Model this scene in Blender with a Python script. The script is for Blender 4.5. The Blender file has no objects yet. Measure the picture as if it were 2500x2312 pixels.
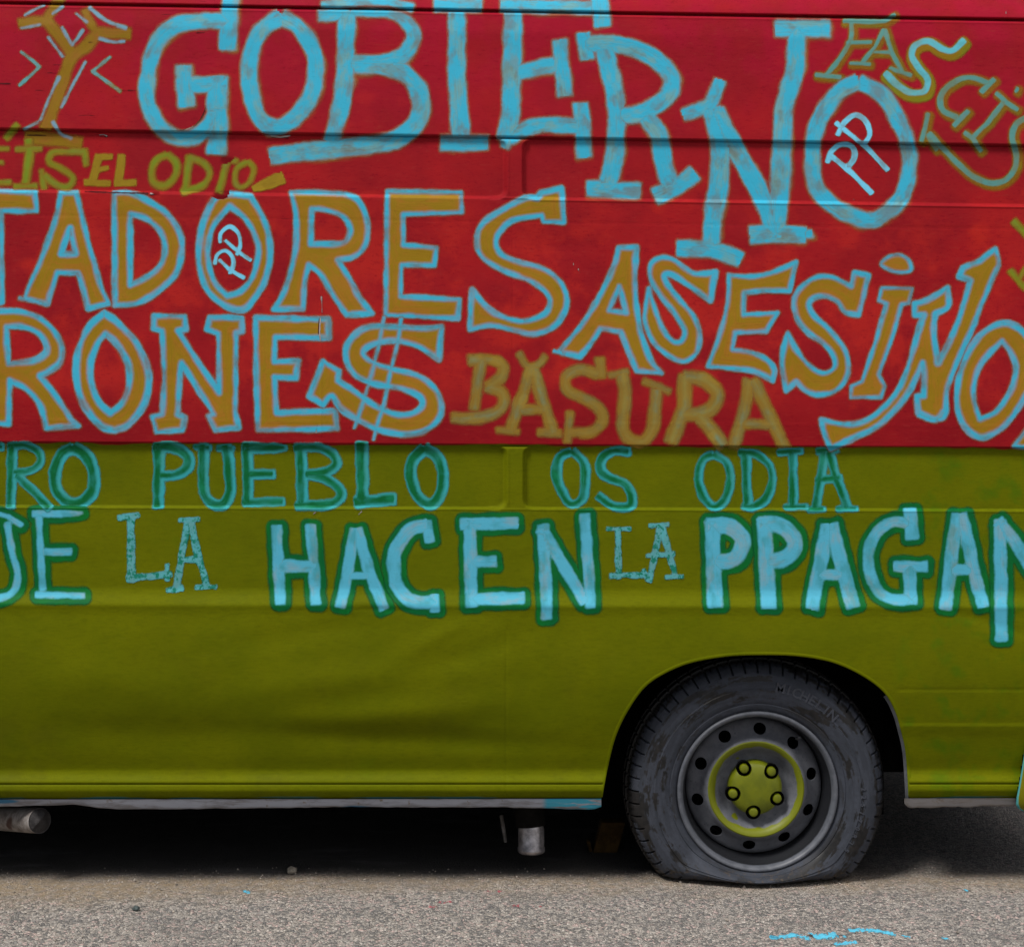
import bpy, bmesh, math, random
import numpy as np
from mathutils import Vector, Matrix, noise as mnoise

sc = bpy.context.scene
COL = sc.collection
R = math.radians
rng = np.random.default_rng(7)
random.seed(7)

# ------------------------------------------------------------------ camera, sky, sun, exposure
S = 0.00112          # metres per photo pixel on the plane of the van's side
D = 4.6              # camera distance from that plane
H = 1.35             # camera height
YG = 2170.0          # photo row of the ground under the side plane
PY0 = YG - H / S     # photo row of the horizon
cam_d = bpy.data.cameras.new('camera')
cam = bpy.data.objects.new('camera', cam_d); COL.objects.link(cam)
cam.location = (0, -D, H); cam.rotation_euler = (R(90), 0, 0)
cam_d.sensor_width = 36; cam_d.lens = 36 * D / (2500 * S)
cam_d.shift_y = (PY0 - 1156) / 2500.0
cam_d.clip_start = 0.05; cam_d.clip_end = 3000
sc.camera = cam

SUN_EL, SUN_AZ = R(56), R(-50)     # azimuth from straight towards the camera, negative = camera's left
world = bpy.data.worlds.new('World'); sc.world = world; world.use_nodes = True
wn = world.node_tree.nodes; wl = world.node_tree.links
for n in list(wn): wn.remove(n)
sky = wn.new('ShaderNodeTexSky'); sky.sky_type = 'NISHITA'; sky.sun_disc = False
sky.sun_elevation = SUN_EL; sky.sun_rotation = math.pi - SUN_AZ * -1
sky.air_density = 1.0; sky.dust_density = 4.0; sky.ozone_density = 1.0
bg = wn.new('ShaderNodeBackground'); bg.inputs[1].default_value = 0.072
hsv = wn.new('ShaderNodeHueSaturation'); hsv.inputs['Saturation'].default_value = 0.45
wo = wn.new('ShaderNodeOutputWorld')
wl.new(sky.outputs[0], hsv.inputs['Color']); wl.new(hsv.outputs[0], bg.inputs[0]); wl.new(bg.outputs[0], wo.inputs[0])
sun_d = bpy.data.lights.new('sun', 'SUN'); sun_d.energy = 2.7; sun_d.angle = R(16); sun_d.color = (1, .96, .9)
sun = bpy.data.objects.new('sun', sun_d); COL.objects.link(sun)
sv = Vector((math.sin(SUN_AZ) * math.cos(SUN_EL), -math.cos(SUN_AZ) * math.cos(SUN_EL), math.sin(SUN_EL)))
sun.rotation_euler = sv.to_track_quat('Z', 'Y').to_euler(); sun.location = sv * 20
sc.view_settings.view_transform = 'Standard'; sc.view_settings.look = 'None'
sc.view_settings.gamma = 1; sc.view_settings.use_curve_mapping = False
sc.view_settings.exposure = 0.32
sc.render.engine = 'CYCLES'
sc.cycles.transparent_max_bounces = 24; sc.cycles.max_bounces = 6

# ------------------------------------------------------------------ helpers
def P(px, py, y=0.0):
    """photo position at depth y -> world point (arrays or scalars)"""
    k = (D + y) / D
    return ((px - 1250) * S * k, y + 0 * px, H + (PY0 - py) * S * k)

def link(o, parent=None):
    COL.objects.link(o)
    if parent is not None: o.parent = parent
    return o

def empty(name, label, cat, loc=(0, 0, 0)):
    o = bpy.data.objects.new(name, None); o.location = loc
    o['label'] = label; o['category'] = cat
    return link(o)

def mesh_obj(name, verts, faces, mat, parent=None, smooth=True, attrs=None):
    me = bpy.data.meshes.new(name)
    if isinstance(verts, np.ndarray) and isinstance(faces, np.ndarray):
        k = faces.shape[1]
        me.vertices.add(len(verts)); me.vertices.foreach_set('co', verts.astype(np.float32).ravel())
        me.loops.add(faces.size); me.loops.foreach_set('vertex_index', faces.astype(np.int32).ravel())
        me.polygons.add(len(faces)); me.polygons.foreach_set('loop_start', np.arange(0, faces.size, k, dtype=np.int32))
        me.update(calc_edges=True)
    else:
        me.from_pydata([tuple(v) for v in verts], [], faces)
    if attrs:
        for k_, a in attrs.items():
            at = me.attributes.new(k_, 'FLOAT', 'POINT'); at.data.foreach_set('value', np.ascontiguousarray(a, dtype=np.float32).ravel())
    if smooth: me.polygons.foreach_set('use_smooth', np.ones(len(me.polygons), dtype=bool))
    me.materials.append(mat)
    me.update()
    return link(bpy.data.objects.new(name, me), parent)

def bm_obj(name, bm, mat, parent=None, smooth=True):
    me = bpy.data.meshes.new(name)
    bmesh.ops.recalc_face_normals(bm, faces=bm.faces)
    bm.to_mesh(me); bm.free()
    if smooth: me.polygons.foreach_set('use_smooth', np.ones(len(me.polygons), dtype=bool))
    me.materials.append(mat)
    return link(bpy.data.objects.new(name, me), parent)

def sm(a, b, x):
    t = np.clip((x - a) / (b - a), 0, 1); return t * t * (3 - 2 * t)

def vnoise(x, y, seed=0):
    """smooth 2-D value noise, numpy"""
    r = np.random.default_rng(seed).random((256, 256))
    xi = np.floor(x).astype(int); yi = np.floor(y).astype(int)
    fx = x - xi; fy = y - yi; fx = fx * fx * (3 - 2 * fx); fy = fy * fy * (3 - 2 * fy)
    g = lambda a, b: r[a % 256, b % 256]
    return (g(xi, yi) * (1 - fx) + g(xi + 1, yi) * fx) * (1 - fy) + (g(xi, yi + 1) * (1 - fx) + g(xi + 1, yi + 1) * fx) * fy

# ------------------------------------------------------------------ material tools
class NT:
    def __init__(s, name):
        s.m = bpy.data.materials.new(name); s.m.use_nodes = True
        s.t = s.m.node_tree; s.n = s.t.nodes; s.l = s.t.links
        for n in list(s.n): s.n.remove(n)
        s.out = s.n.new('ShaderNodeOutputMaterial')
        s.tc = s.n.new('ShaderNodeTexCoord')
    def val(s, x, sock):
        if hasattr(x, 'is_output') or isinstance(x, bpy.types.NodeSocket): s.l.new(x, sock)
        else: sock.default_value = x
    def attr(s, name):
        a = s.n.new('ShaderNodeAttribute'); a.attribute_name = name; return a.outputs['Fac']
    def math(s, op, a, b=0.0, c=0.0, clamp=False):
        m = s.n.new('ShaderNodeMath'); m.operation = op; m.use_clamp = clamp
        s.val(a, m.inputs[0]); s.val(b, m.inputs[1]); s.val(c, m.inputs[2]); return m.outputs[0]
    def step(s, x, a, b, lo=0.0, hi=1.0, smooth=True):
        m = s.n.new('ShaderNodeMapRange'); m.interpolation_type = 'SMOOTHSTEP' if smooth else 'LINEAR'
        s.val(x, m.inputs[0]); m.inputs[1].default_value = a; m.inputs[2].default_value = b
        m.inputs[3].default_value = lo; m.inputs[4].default_value = hi; return m.outputs[0]
    def mix(s, f, a, b, mode='MIX'):
        m = s.n.new('ShaderNodeMix'); m.data_type = 'RGBA'; m.blend_type = mode
        s.val(f, m.inputs[0])
        for x, i in ((a, 6), (b, 7)):
            if isinstance(x, tuple): m.inputs[i].default_value = (*x[:3], 1)
            else: s.l.new(x, m.inputs[i])
        return m.outputs[2]
    def vec(s, x, y, z=0.0):
        c = s.n.new('ShaderNodeCombineXYZ')
        for v, i in ((x, 0), (y, 1), (z, 2)): s.val(v, c.inputs[i])
        return c.outputs[0]
    def scaled(s, vec, sx, sy, sz):
        m = s.n.new('ShaderNodeMapping'); m.inputs['Scale'].default_value = (sx, sy, sz); s.l.new(vec, m.inputs[0]); return m.outputs[0]
    def noise(s, vec, scale, detail=3.0, rough=0.55, color=False):
        n = s.n.new('ShaderNodeTexNoise'); n.inputs['Scale'].default_value = scale
        n.inputs['Detail'].default_value = detail; n.inputs['Roughness'].default_value = rough
        if vec is not None: s.l.new(vec, n.inputs['Vector'])
        return n.outputs['Color' if color else 'Fac']
    def vor(s, vec, scale, out='Color', feature='F1', rand=1.0):
        n = s.n.new('ShaderNodeTexVoronoi'); n.feature = feature; n.inputs['Scale'].default_value = scale
        n.inputs['Randomness'].default_value = rand
        s.l.new(vec, n.inputs['Vector']); return n.outputs[out]
    def sep(s, vec):
        n = s.n.new('ShaderNodeSeparateXYZ'); s.l.new(vec, n.inputs[0]); return n.outputs
    def bump(s, h, strength=0.3, dist=0.002, normal=None):
        b = s.n.new('ShaderNodeBump'); b.inputs['Strength'].default_value = strength; b.inputs['Distance'].default_value = dist
        s.l.new(h, b.inputs['Height'])
        if normal is not None: s.l.new(normal, b.inputs['Normal'])
        return b.outputs[0]
    def bsdf(s, col, rough=0.5, metal=0.0, normal=None, spec=0.5, alpha=None, coat=0.0):
        b = s.n.new('ShaderNodeBsdfPrincipled')
        if isinstance(col, tuple): b.inputs['Base Color'].default_value = (*col[:3], 1)
        else: s.l.new(col, b.inputs['Base Color'])
        s.val(rough, b.inputs['Roughness']); b.inputs['Metallic'].default_value = metal
        b.inputs['Specular IOR Level'].default_value = spec; b.inputs['Coat Weight'].default_value = coat
        if normal is not None: s.l.new(normal, b.inputs['Normal'])
        if alpha is not None:
            tr = s.n.new('ShaderNodeBsdfTransparent'); mx = s.n.new('ShaderNodeMixShader')
            s.l.new(alpha, mx.inputs[0]); s.l.new(tr.outputs[0], mx.inputs[1]); s.l.new(b.outputs[0], mx.inputs[2])
            s.l.new(mx.outputs[0], s.out.inputs[0])
        else: s.l.new(b.outputs[0], s.out.inputs[0])
        return s.m

CYAN = (0.038, 0.41, 0.61); CYAN2 = (0.14, 0.36, 0.40); CYAN_L = (0.17, 0.60, 0.85)
GOLD = (0.29, 0.172, 0.006); GREEN = (0.0003, 0.115, 0.029); OLIVE = (0.106, 0.128, 0.0001)

def body_paint(name='hand_painted_body'):
    t = NT(name); o = t.tc.outputs['Object']
    v = t.attr('v'); px = t.attr('px')
    big = t.noise(o, 3.2, 4, .6); mid = t.noise(o, 9.0, 3, .5)
    streak = t.noise(t.scaled(o, 45, 45, 190), 1.0, 3, .6)
    fine = t.noise(t.scaled(o, 240, 240, 420), 1.0, 2, .5)
    red = t.mix(t.step(big, .36, .66), (.262, .0085, .0140), (.35, .011, .0145))
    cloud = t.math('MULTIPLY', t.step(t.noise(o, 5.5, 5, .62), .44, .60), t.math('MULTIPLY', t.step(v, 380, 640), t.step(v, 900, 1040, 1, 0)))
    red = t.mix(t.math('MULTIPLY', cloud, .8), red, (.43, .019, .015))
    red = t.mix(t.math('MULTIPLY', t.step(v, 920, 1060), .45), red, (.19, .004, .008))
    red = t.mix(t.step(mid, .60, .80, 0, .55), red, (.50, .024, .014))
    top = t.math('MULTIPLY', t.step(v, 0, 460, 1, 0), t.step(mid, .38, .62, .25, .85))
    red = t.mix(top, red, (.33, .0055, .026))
    red = t.mix(t.step(t.math('ADD', t.math('MULTIPLY', streak, .55), t.math('MULTIPLY', fine, .45)), .33, .47, .60, 0), red, (.19, .0015, .010))
    red = t.mix(t.step(streak, .56, .74, 0, .35), red, (.30, .028, .025))
    gr = t.mix(t.step(big, .35, .65), OLIVE, (.128, .144, .0001))
    gr = t.mix(t.step(mid, .62, .85, 0, .45), gr, (.085, .135, .0004))
    gr = t.mix(t.math('MULTIPLY', t.step(t.noise(o, 4, 6, .7), .50, .70), t.step(v, 1500, 1900, .10, .45)), gr, (.085, .088, .004))
    gr = t.mix(t.math('MULTIPLY', t.step(px, 2170, 2230), t.step(t.noise(o, 14, 3), .50, .72, 0, .6)), gr, (.045, .135, .002))
    gr = t.mix(t.step(streak, .32, .52, .28, 0), gr, (.070, .084, .0002))
    gr = t.mix(t.step(streak, .55, .72, 0, .20), gr, (.16, .165, .002))
    scr = t.noise(t.scaled(o, 3.5, 3.5, 260), 1.0, 2, .5)
    gr = t.mix(t.math('MULTIPLY', t.step(scr, .73, .76), t.step(t.noise(o, 6, 2), .5, .6, 0, .5)), gr, (.19, .19, .03))
    gr = t.mix(t.step(fine, .35, .65, 0, .25), gr, (.100, .092, .001))
    wob = t.noise(t.scaled(o, 9, 9, 30), 1.0, 3, .5)
    edge = t.math('ADD', v, t.math('MULTIPLY', t.math('SUBTRACT', wob, .5), 20.0))
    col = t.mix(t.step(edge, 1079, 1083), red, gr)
    # bare patches of older cyan paint under the sill and hairline cracks in the wrinkled red coat
    cy = t.math('MULTIPLY', t.step(v, 1942, 1950), t.step(t.noise(t.scaled(o, 6, 6, 60), 1.0, 2), .50, .62))
    col = t.mix(cy, col, (.02, .18, .22))
    cr = t.noise(t.scaled(o, 11, 11, 150), 1.0, 2, .55)
    crack = t.math('MULTIPLY', t.step(cr, .735, .76), t.math('MULTIPLY', t.step(px, 500, 1300, 1, 0), t.step(v, 600, 1000, 1, .0)))
    col = t.mix(t.math('MULTIPLY', crack, .8), col, (.06, .003, .006))
    h = t.math('ADD', t.math('MULTIPLY', streak, .5), t.math('MULTIPLY', fine, .35))
    h = t.math('SUBTRACT', h, t.math('MULTIPLY', crack, 1.5))
    nb = t.bump(t.noise(t.scaled(o, 7, 7, 9), 1.0, 2, .5), .18, .02)
    nb = t.bump(h, .22, .0012, nb)
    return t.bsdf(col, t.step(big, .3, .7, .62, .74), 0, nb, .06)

def letter_paint(name, c1, c2, soft1, soft2, op1=1.0, patch1=0.0, c1b=None, c2b=None, mott=0.5, amp=1.6, dry=.0, blot=None, smear=None):
    """paint laid on in two coats; d1/d2 = distance (photo px) to the edge of each coat, u/w = along and across the brush"""
    t = NT(name); o = t.tc.outputs['Object']
    d1 = t.attr('d1'); d2 = t.attr('d2'); u = t.attr('u'); w = t.attr('w'); seed = t.attr('seed')
    bris = t.noise(t.vec(t.math('MULTIPLY', u, .010), t.math('MULTIPLY', w, .36), seed), 1.0, 3, .6)
    en = t.noise(o, 130, 3, .65); en2 = t.noise(o, 24, 2, .5)
    jit = t.math('ADD', t.math('MULTIPLY', t.math('SUBTRACT', en, .5), amp * 2), t.math('MULTIPLY', t.math('SUBTRACT', en2, .5), amp * 5.0))
    a1 = t.step(t.math('ADD', d1, jit), -soft1, soft1, op1, 0)
    if patch1: a1 = t.math('MULTIPLY', a1, t.step(t.noise(o, 7.5, 2), .62 - .14 * patch1, .64, 1 - patch1, 1))
    a2 = t.step(t.math('ADD', d2, jit), -soft2, soft2, 1, 0)
    along = t.noise(t.vec(t.math('MULTIPLY', u, .015), t.math('MULTIPLY', w, .03), seed), 1.0, 3, .6)
    col1 = t.mix(t.step(along, .40, .66, 0, mott), c1, c1b or c1)
    col1 = t.mix(t.step(bris, .45, .7, 0, .3), col1, tuple(x * .72 for x in c1))
    col2 = t.mix(t.step(along, .47, .68, 0, mott), c2, c2b or c2)
    col2 = t.mix(t.step(bris, .50, .74, 0, .12), col2, tuple(min(1, x * 1.2 + .01) for x in c2))
    col2 = t.mix(t.step(bris, .42, .24, 0, .12), col2, c2b or c2)
    if blot: col1 = t.mix(t.step(t.noise(o, 75, 3, .7), .48, .60), col1, blot)
    a2 = t.math('MULTIPLY', a2, t.step(t.noise(t.vec(t.math('MULTIPLY', u, .013), t.math('MULTIPLY', w, .022), seed), 1.1, 3, .55), .33, .52, .70, 1))
    if smear: col2 = t.mix(t.math('MULTIPLY', t.step(t.math('ADD', d2, t.math('MULTIPLY', t.math('SUBTRACT', en2, .5), 6.0)), -5.5, .5), .60), col2, smear)
    if dry:
        thin = t.math('MULTIPLY', t.step(bris, .34, .47, dry, 0), t.step(along, .35, .6, 0, 1))
        a2 = t.math('MULTIPLY', a2, t.math('SUBTRACT', 1.0, thin))
    col = t.mix(a2, col1, col2)
    alpha = t.math('SUBTRACT', 1.0, t.math('MULTIPLY', t.math('SUBTRACT', 1.0, a1), t.math('SUBTRACT', 1.0, a2)))
    fade = t.step(t.noise(t.scaled(o, 60, 60, 260), 1.0, 2), .28, .42, .90, 1)
    alpha = t.math('MULTIPLY', alpha, fade)
    nb = t.bump(t.noise(t.scaled(o, 7, 7, 9), 1.0, 2, .5), .18, .02)
    nb = t.bump(t.math('ADD', bris, t.math('MULTIPLY', a2, .35)), .30, .0010, nb)
    return t.bsdf(col, .55, 0, nb, .14, alpha)

def plain(name, col, rough=.6, metal=0., spec=.4, var=.25, scale=20, bumpd=.0):
    t = NT(name); o = t.tc.outputs['Object']
    n = t.noise(o, scale, 5, .65)
    c = t.mix(t.step(n, .3, .7), tuple(x * (1 - var) for x in col), tuple(min(1, x * (1 + var)) for x in col))
    nb = t.bump(n, .4, bumpd) if bumpd else None
    return t.bsdf(c, rough, metal, nb, spec)

# ------------------------------------------------------------------ the van's side as one surface
# rows follow the van's own swages, which slant slightly in the photograph: py = v + slope(v) * px / 2500
SV = np.array([-400, 9, 317, 464, 1080, 1238, 1480, 1914, 2200.]); SS = np.array([44, 42, 40, 37, 14, 10, 7, -1, -3.])
def slope(v): return np.interp(v, SV, SS)
def py_of(px, v): return v + slope(v) * np.clip(px, -2600, 2900) / 2500.0

PROF_V = np.array([-75, -66, -56, -44, -30, -12, 5, 60, 317, 480, 800, 1080, 1240, 1400, 1436, 1450, 1476, 1486, 1500, 1580, 1660, 1740, 1800, 1850, 1880, 1892, 1908, 1914, 1930, 1944, 1952.])
PROF_Y = np.array([.235, .200, .172, .148, .128, .112, .102, .088, .056, .042, .024, .013, .010, .0095, .0090, .0050, -.0085, -.0068, -.0060, -.0100, -.0085, .002, .016, .0310, .0380, .0350, .0240, .0245, .0215, .0310, .0400])
def groove(x, c, w, d): return d * np.exp(-((x - c) / w) ** 2)
def rrect(px, v, x0, x1, y0, y1, r):
    cx, cy = (x0 + x1) / 2, (y0 + y1) / 2
    qx = np.abs(px - cx) - (x1 - x0) / 2 + r; qy = np.abs(v - cy) - (y1 - y0) / 2 + r
    return np.hypot(np.maximum(qx, 0), np.maximum(qy, 0)) + np.minimum(np.maximum(qx, qy), 0) - r
def bump2(px, v, cx, cy, sx, sy, ang, a):
    c, s = math.cos(ang), math.sin(ang); dx, dy = px - cx, v - cy
    return a * np.exp(-((dx * c + dy * s) / sx) ** 2 - ((-dx * s + dy * c) / sy) ** 2)

_vd = np.arange(-120, 2000, 1.0); _yd = np.interp(_vd, PROF_V, PROF_Y)
def _gs(y, s):
    k = np.exp(-.5 * (np.arange(-int(3 * s), int(3 * s) + 1) / s) ** 2); k /= k.sum(); p = len(k) // 2
    return np.convolve(np.pad(y, p, mode='edge'), k, 'valid')
_wm = sm(1515, 1560, _vd) * (1 - sm(1835, 1868, _vd)); _wu = sm(80, 140, _vd) * (1 - sm(1390, 1425, _vd))
_yd = _gs(_yd, 2.2) * (1 - _wm) * (1 - _wu) + _gs(_yd, 26) * _wm + _gs(_yd, 26) * _wu
def depth(px, v):
    px = np.asarray(px, float); v = np.asarray(v, float)
    y = np.interp(v, _vd, _yd)
    # smooth the polyline profile a little
    # sunk fields between the swages, upper and lower pair
    for (x0, x1, y0, y1) in ((-1500, 1234, 322, 466), (1277, 3200, 322, 466), (-1500, 1234, 1084, 1236), (1279, 3200, 1084, 1236)):
        d = rrect(px, v, x0, x1, y0, y1, 22)
        k_ = np.where(px > x1 - 40, 6.5, 3.8)
        y = y + .0135 * (1 - sm(-k_, k_, d))
        if x1 < 2000: y = y + groove(px, x1 + 7, 3, -.0016) * sm(y0, y0 + 12, v) * (1 - sm(y1 - 16, y1, v))
    # drip grooves
    y = y + groove(v, 9, 3.6, .022) + groove(v, 15.5, 3, -.0015)
    y = y + groove(v, 318.5, 3.2, .016)
    y = y + groove(v, 466, 2.2, -.0016) * (px < 1300) + groove(v, 470, 2.2, -.0018) * (px >= 1300)
    y = y + groove(v, 1082, 2.6, .009) + groove(v, 1239, 2.5, -.0012)
    y = y + groove(v, 1914.5, 1.9, .0045)
    y = y + groove(v, 525, 1.6, .0006) + groove(v, 1026, 2.0, -.0006)
    # faint vertical folds
    y = y + groove(px, 784, 2.5, -.0010) * sm(650, 700, v) * (1 - sm(1055, 1070, v))
    y = y + groove(px, 1252, 2.2, .0009) * sm(495, 540, v) * (1 - sm(1060, 1075, v))
    y = y + groove(px, 1236, 3.0, .0010) * sm(1500, 1560, v)
    # roof corner cap seam, rear
    y = y + groove(px - (2444 + 14 * np.sqrt(np.clip((v + 32) / 40, 0, 1))), 0, 1.8, -.0018) * sm(-60, -20, v) * (1 - sm(6, 10, v))
    # wrap of the rear quarter
    rq = sm(2184, 2200, px)
    y = y + groove(v, 1680, 2.5, .0016) * rq - .0022 * rq * sm(1764, 1769, v) * (1 - sm(1769, 1800, v))
    # dents and waves
    m = sm(1490, 1540, v) * (1 - sm(1860, 1890, v))
    dn = (bump2(px, v, 950, 1745, 230, 34, -.10, -.0065) + bump2(px, v, 980, 1800, 300, 26, .05, .0060)
          + bump2(px, v, 1130, 1600, 150, 30, -.30, .0032) + bump2(px, v, 820, 1660, 240, 40, -.12, -.0040)
          + bump2(px, v, 500, 1790, 420, 40, .02, .0045) + bump2(px, v, 1080, 1545, 100, 20, -.5, -.0022)
          + bump2(px, v, 700, 1550, 200, 30, -.2, .0022) + bump2(px, v, 250, 1660, 240, 60, .1, -.003)
          + bump2(px, v, 1290, 1650, 70, 130, 0, .0022))
    y = y + dn * m * 1.25
    y = y + bump2(px, v, 930, 1484, 70, 10, .05, .0030)
    y = y + bump2(px, v, 2420, 1515, 130, 16, .32, .0028)  # hollow shaped to imitate a faint diagonal shadow near the rear
    y = y + (vnoise(px / 170 + 40, v / 120 + 40, 3) - .5) * .0035 * sm(40, 120, v) * (1 - sm(1880, 1900, v))
    y = y + (vnoise(px / 60 + 40, v / 45 + 40, 4) - .5) * .0007
    # the roof edge drops away at the rear, the rear corner is rounded
    y = y + .30 * np.clip((px - 2425) / 100, 0, 3) ** 2 * (1 - sm(-62, 0, v)) * .35
    y = y + .16 * np.clip((px - 2590) / 100, 0, 2) ** 2.2
    return y

def cuts(a, b, step, keys):
    xs = set(np.round(np.arange(a, b + .01, step), 2))
    for k, r, s in keys:
        xs = {x for x in xs if abs(x - k) > r}
        xs |= set(np.round(np.arange(k - r, k + r + .01, s), 2))
    return np.array(sorted(xs))
COLS = cuts(-36, 2536, 4, [(1236, 14, 1.8), (1278, 9, 1.8), (784, 6, 2), (1252, 6, 2)])
COLS = np.concatenate([np.arange(-1700, -40, 24.), COLS, np.arange(2542, 2690, 8.)])
ROWS = cuts(-75, 1952, 4, [(9, 12, 1.5), (319, 12, 1.5), (468, 12, 1.8), (1082, 9, 1.5), (1238, 9, 1.5), (1914, 8, 1.5)])
GX, GV = np.meshgrid(COLS, ROWS)          # [row, col]
GPY = py_of(GX, GV)
GY = depth(GX, GV)
_w = P(GX, GPY, GY)
GW = np.stack([_w[0], GY, _w[2]], -1)
# outward normals (towards the camera) for laying paint on top
_dx = np.gradient(GW, axis=1); _dz = np.gradient(GW, axis=0)
GN = np.cross(_dx, _dz); GN /= np.maximum(np.linalg.norm(GN, axis=-1, keepdims=True), 1e-9)
GN *= np.where(GN[..., 1:2] > 0, -1, 1)

def cr_path(s, kx=1.0, ox=0.0, oy=0.0, closed=False, sub=7):
    """'x,y[,w][c] ...' -> array of (x, y, w); a leading ~ rounds every point without the c"""
    smooth = s.startswith('~'); s = s.lstrip('~')
    pts = []; cor = []
    for tok in s.split():
        c = tok.endswith('c'); tok = tok.rstrip('c')
        f = [float(q) for q in tok.split(',')]
        pts.append((ox + f[0] * kx, oy + f[1] * kx, (f[2] * kx if len(f) > 2 else -1))); cor.append(c or not smooth)
    pts = np.array(pts)
    if not smooth:
        return np.vstack([pts, pts[:1]]) if closed else pts
    n = len(pts)
    if closed:
        if any(cor):
            k = cor.index(True); pts = np.roll(pts, -k, 0); cor = cor[k:] + cor[:k]
            pts = np.vstack([pts, pts[:1]]); cor = cor + [True]; wrap = False
        else: wrap = True
    else: wrap = False
    n = len(pts); out = []
    rngs = range(n) if wrap else range(n - 1)
    for i in rngs:
        p1 = pts[i]; p2 = pts[(i + 1) % n]
        p0 = pts[(i - 1) % n] if wrap or (i > 0 and not cor[i]) else 2 * p1 - p2
        p3 = pts[(i + 2) % n] if wrap or (i + 2 < n and not cor[i + 1]) else 2 * p2 - p1
        for k in range(sub):
            q = k / sub
            out.append(.5 * ((2 * p1) + (-p0 + p2) * q + (2 * p0 - 5 * p1 + 4 * p2 - p3) * q * q + (-p0 + 3 * p1 - 3 * p2 + p3) * q ** 3))
    out.append(pts[0] if wrap else pts[-1])
    return np.array(out)

def seg_dist(X, Y, pl, hw, caps=True):
    """distance to a polyline of half widths hw; returns d, along, across"""
    a = pl[:-1]; b = pl[1:]; ab = (b - a)[:, :2]; L2 = np.maximum((ab ** 2).sum(1), 1e-6); L = np.sqrt(L2)
    cum = np.concatenate([[0], np.cumsum(L)[:-1]])
    dx = X[..., None] - a[:, 0]; dy = Y[..., None] - a[:, 1]
    tr = (dx * ab[:, 0] + dy * ab[:, 1]) / L2
    tt = np.clip(tr, 0, 1)
    ex = dx - tt * ab[:, 0]; ey = dy - tt * ab[:, 1]
    dist = np.hypot(ex, ey)
    h = hw[:-1] + tt * (hw[1:] - hw[:-1])
    sd = dist - h
    k = sd.argmin(-1)
    g = lambda A: np.take_along_axis(A, k[..., None], -1)[..., 0]
    d = g(sd); t_ = g(tr); hh = g(h)
    cr = (dx * ab[:, 1] - dy * ab[:, 0]) / L; ac = g(cr)
    along = cum[k] + np.clip(t_, 0, 1) * L[k]
    if caps:
        nseg = len(ab)
        over = np.where((k == 0) & (t_ < 0), -t_ * L[0], np.where((k == nseg - 1) & (t_ > 1), (t_ - 1) * L[-1], 0))
        qx = np.abs(ac) - hh + 3; qy = over - 2 + 3
        box = np.hypot(np.maximum(qx, 0), np.maximum(qy, 0)) + np.minimum(np.maximum(qx, qy), 0) - 3
        d = np.where(over > 0, box, d)
    return d, along, ac

def inside(X, Y, pl):
    r = np.zeros(X.shape, bool)
    for (x1, y1), (x2, y2) in zip(pl[:-1, :2], pl[1:, :2]):
        if y1 == y2: continue
        c = (y1 > Y) != (y2 > Y)
        r ^= c & (X < (x2 - x1) * (Y - y1) / (y2 - y1) + x1)
    return r

KT = 700 / 1998.0
TILE = {r + str(c + 1): (ox, oy) for r, oy in (('A', 0), ('B', 500), ('C', 1000), ('D', 1712)) for c, ox in enumerate((0, 600, 1200, 1800))}

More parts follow.
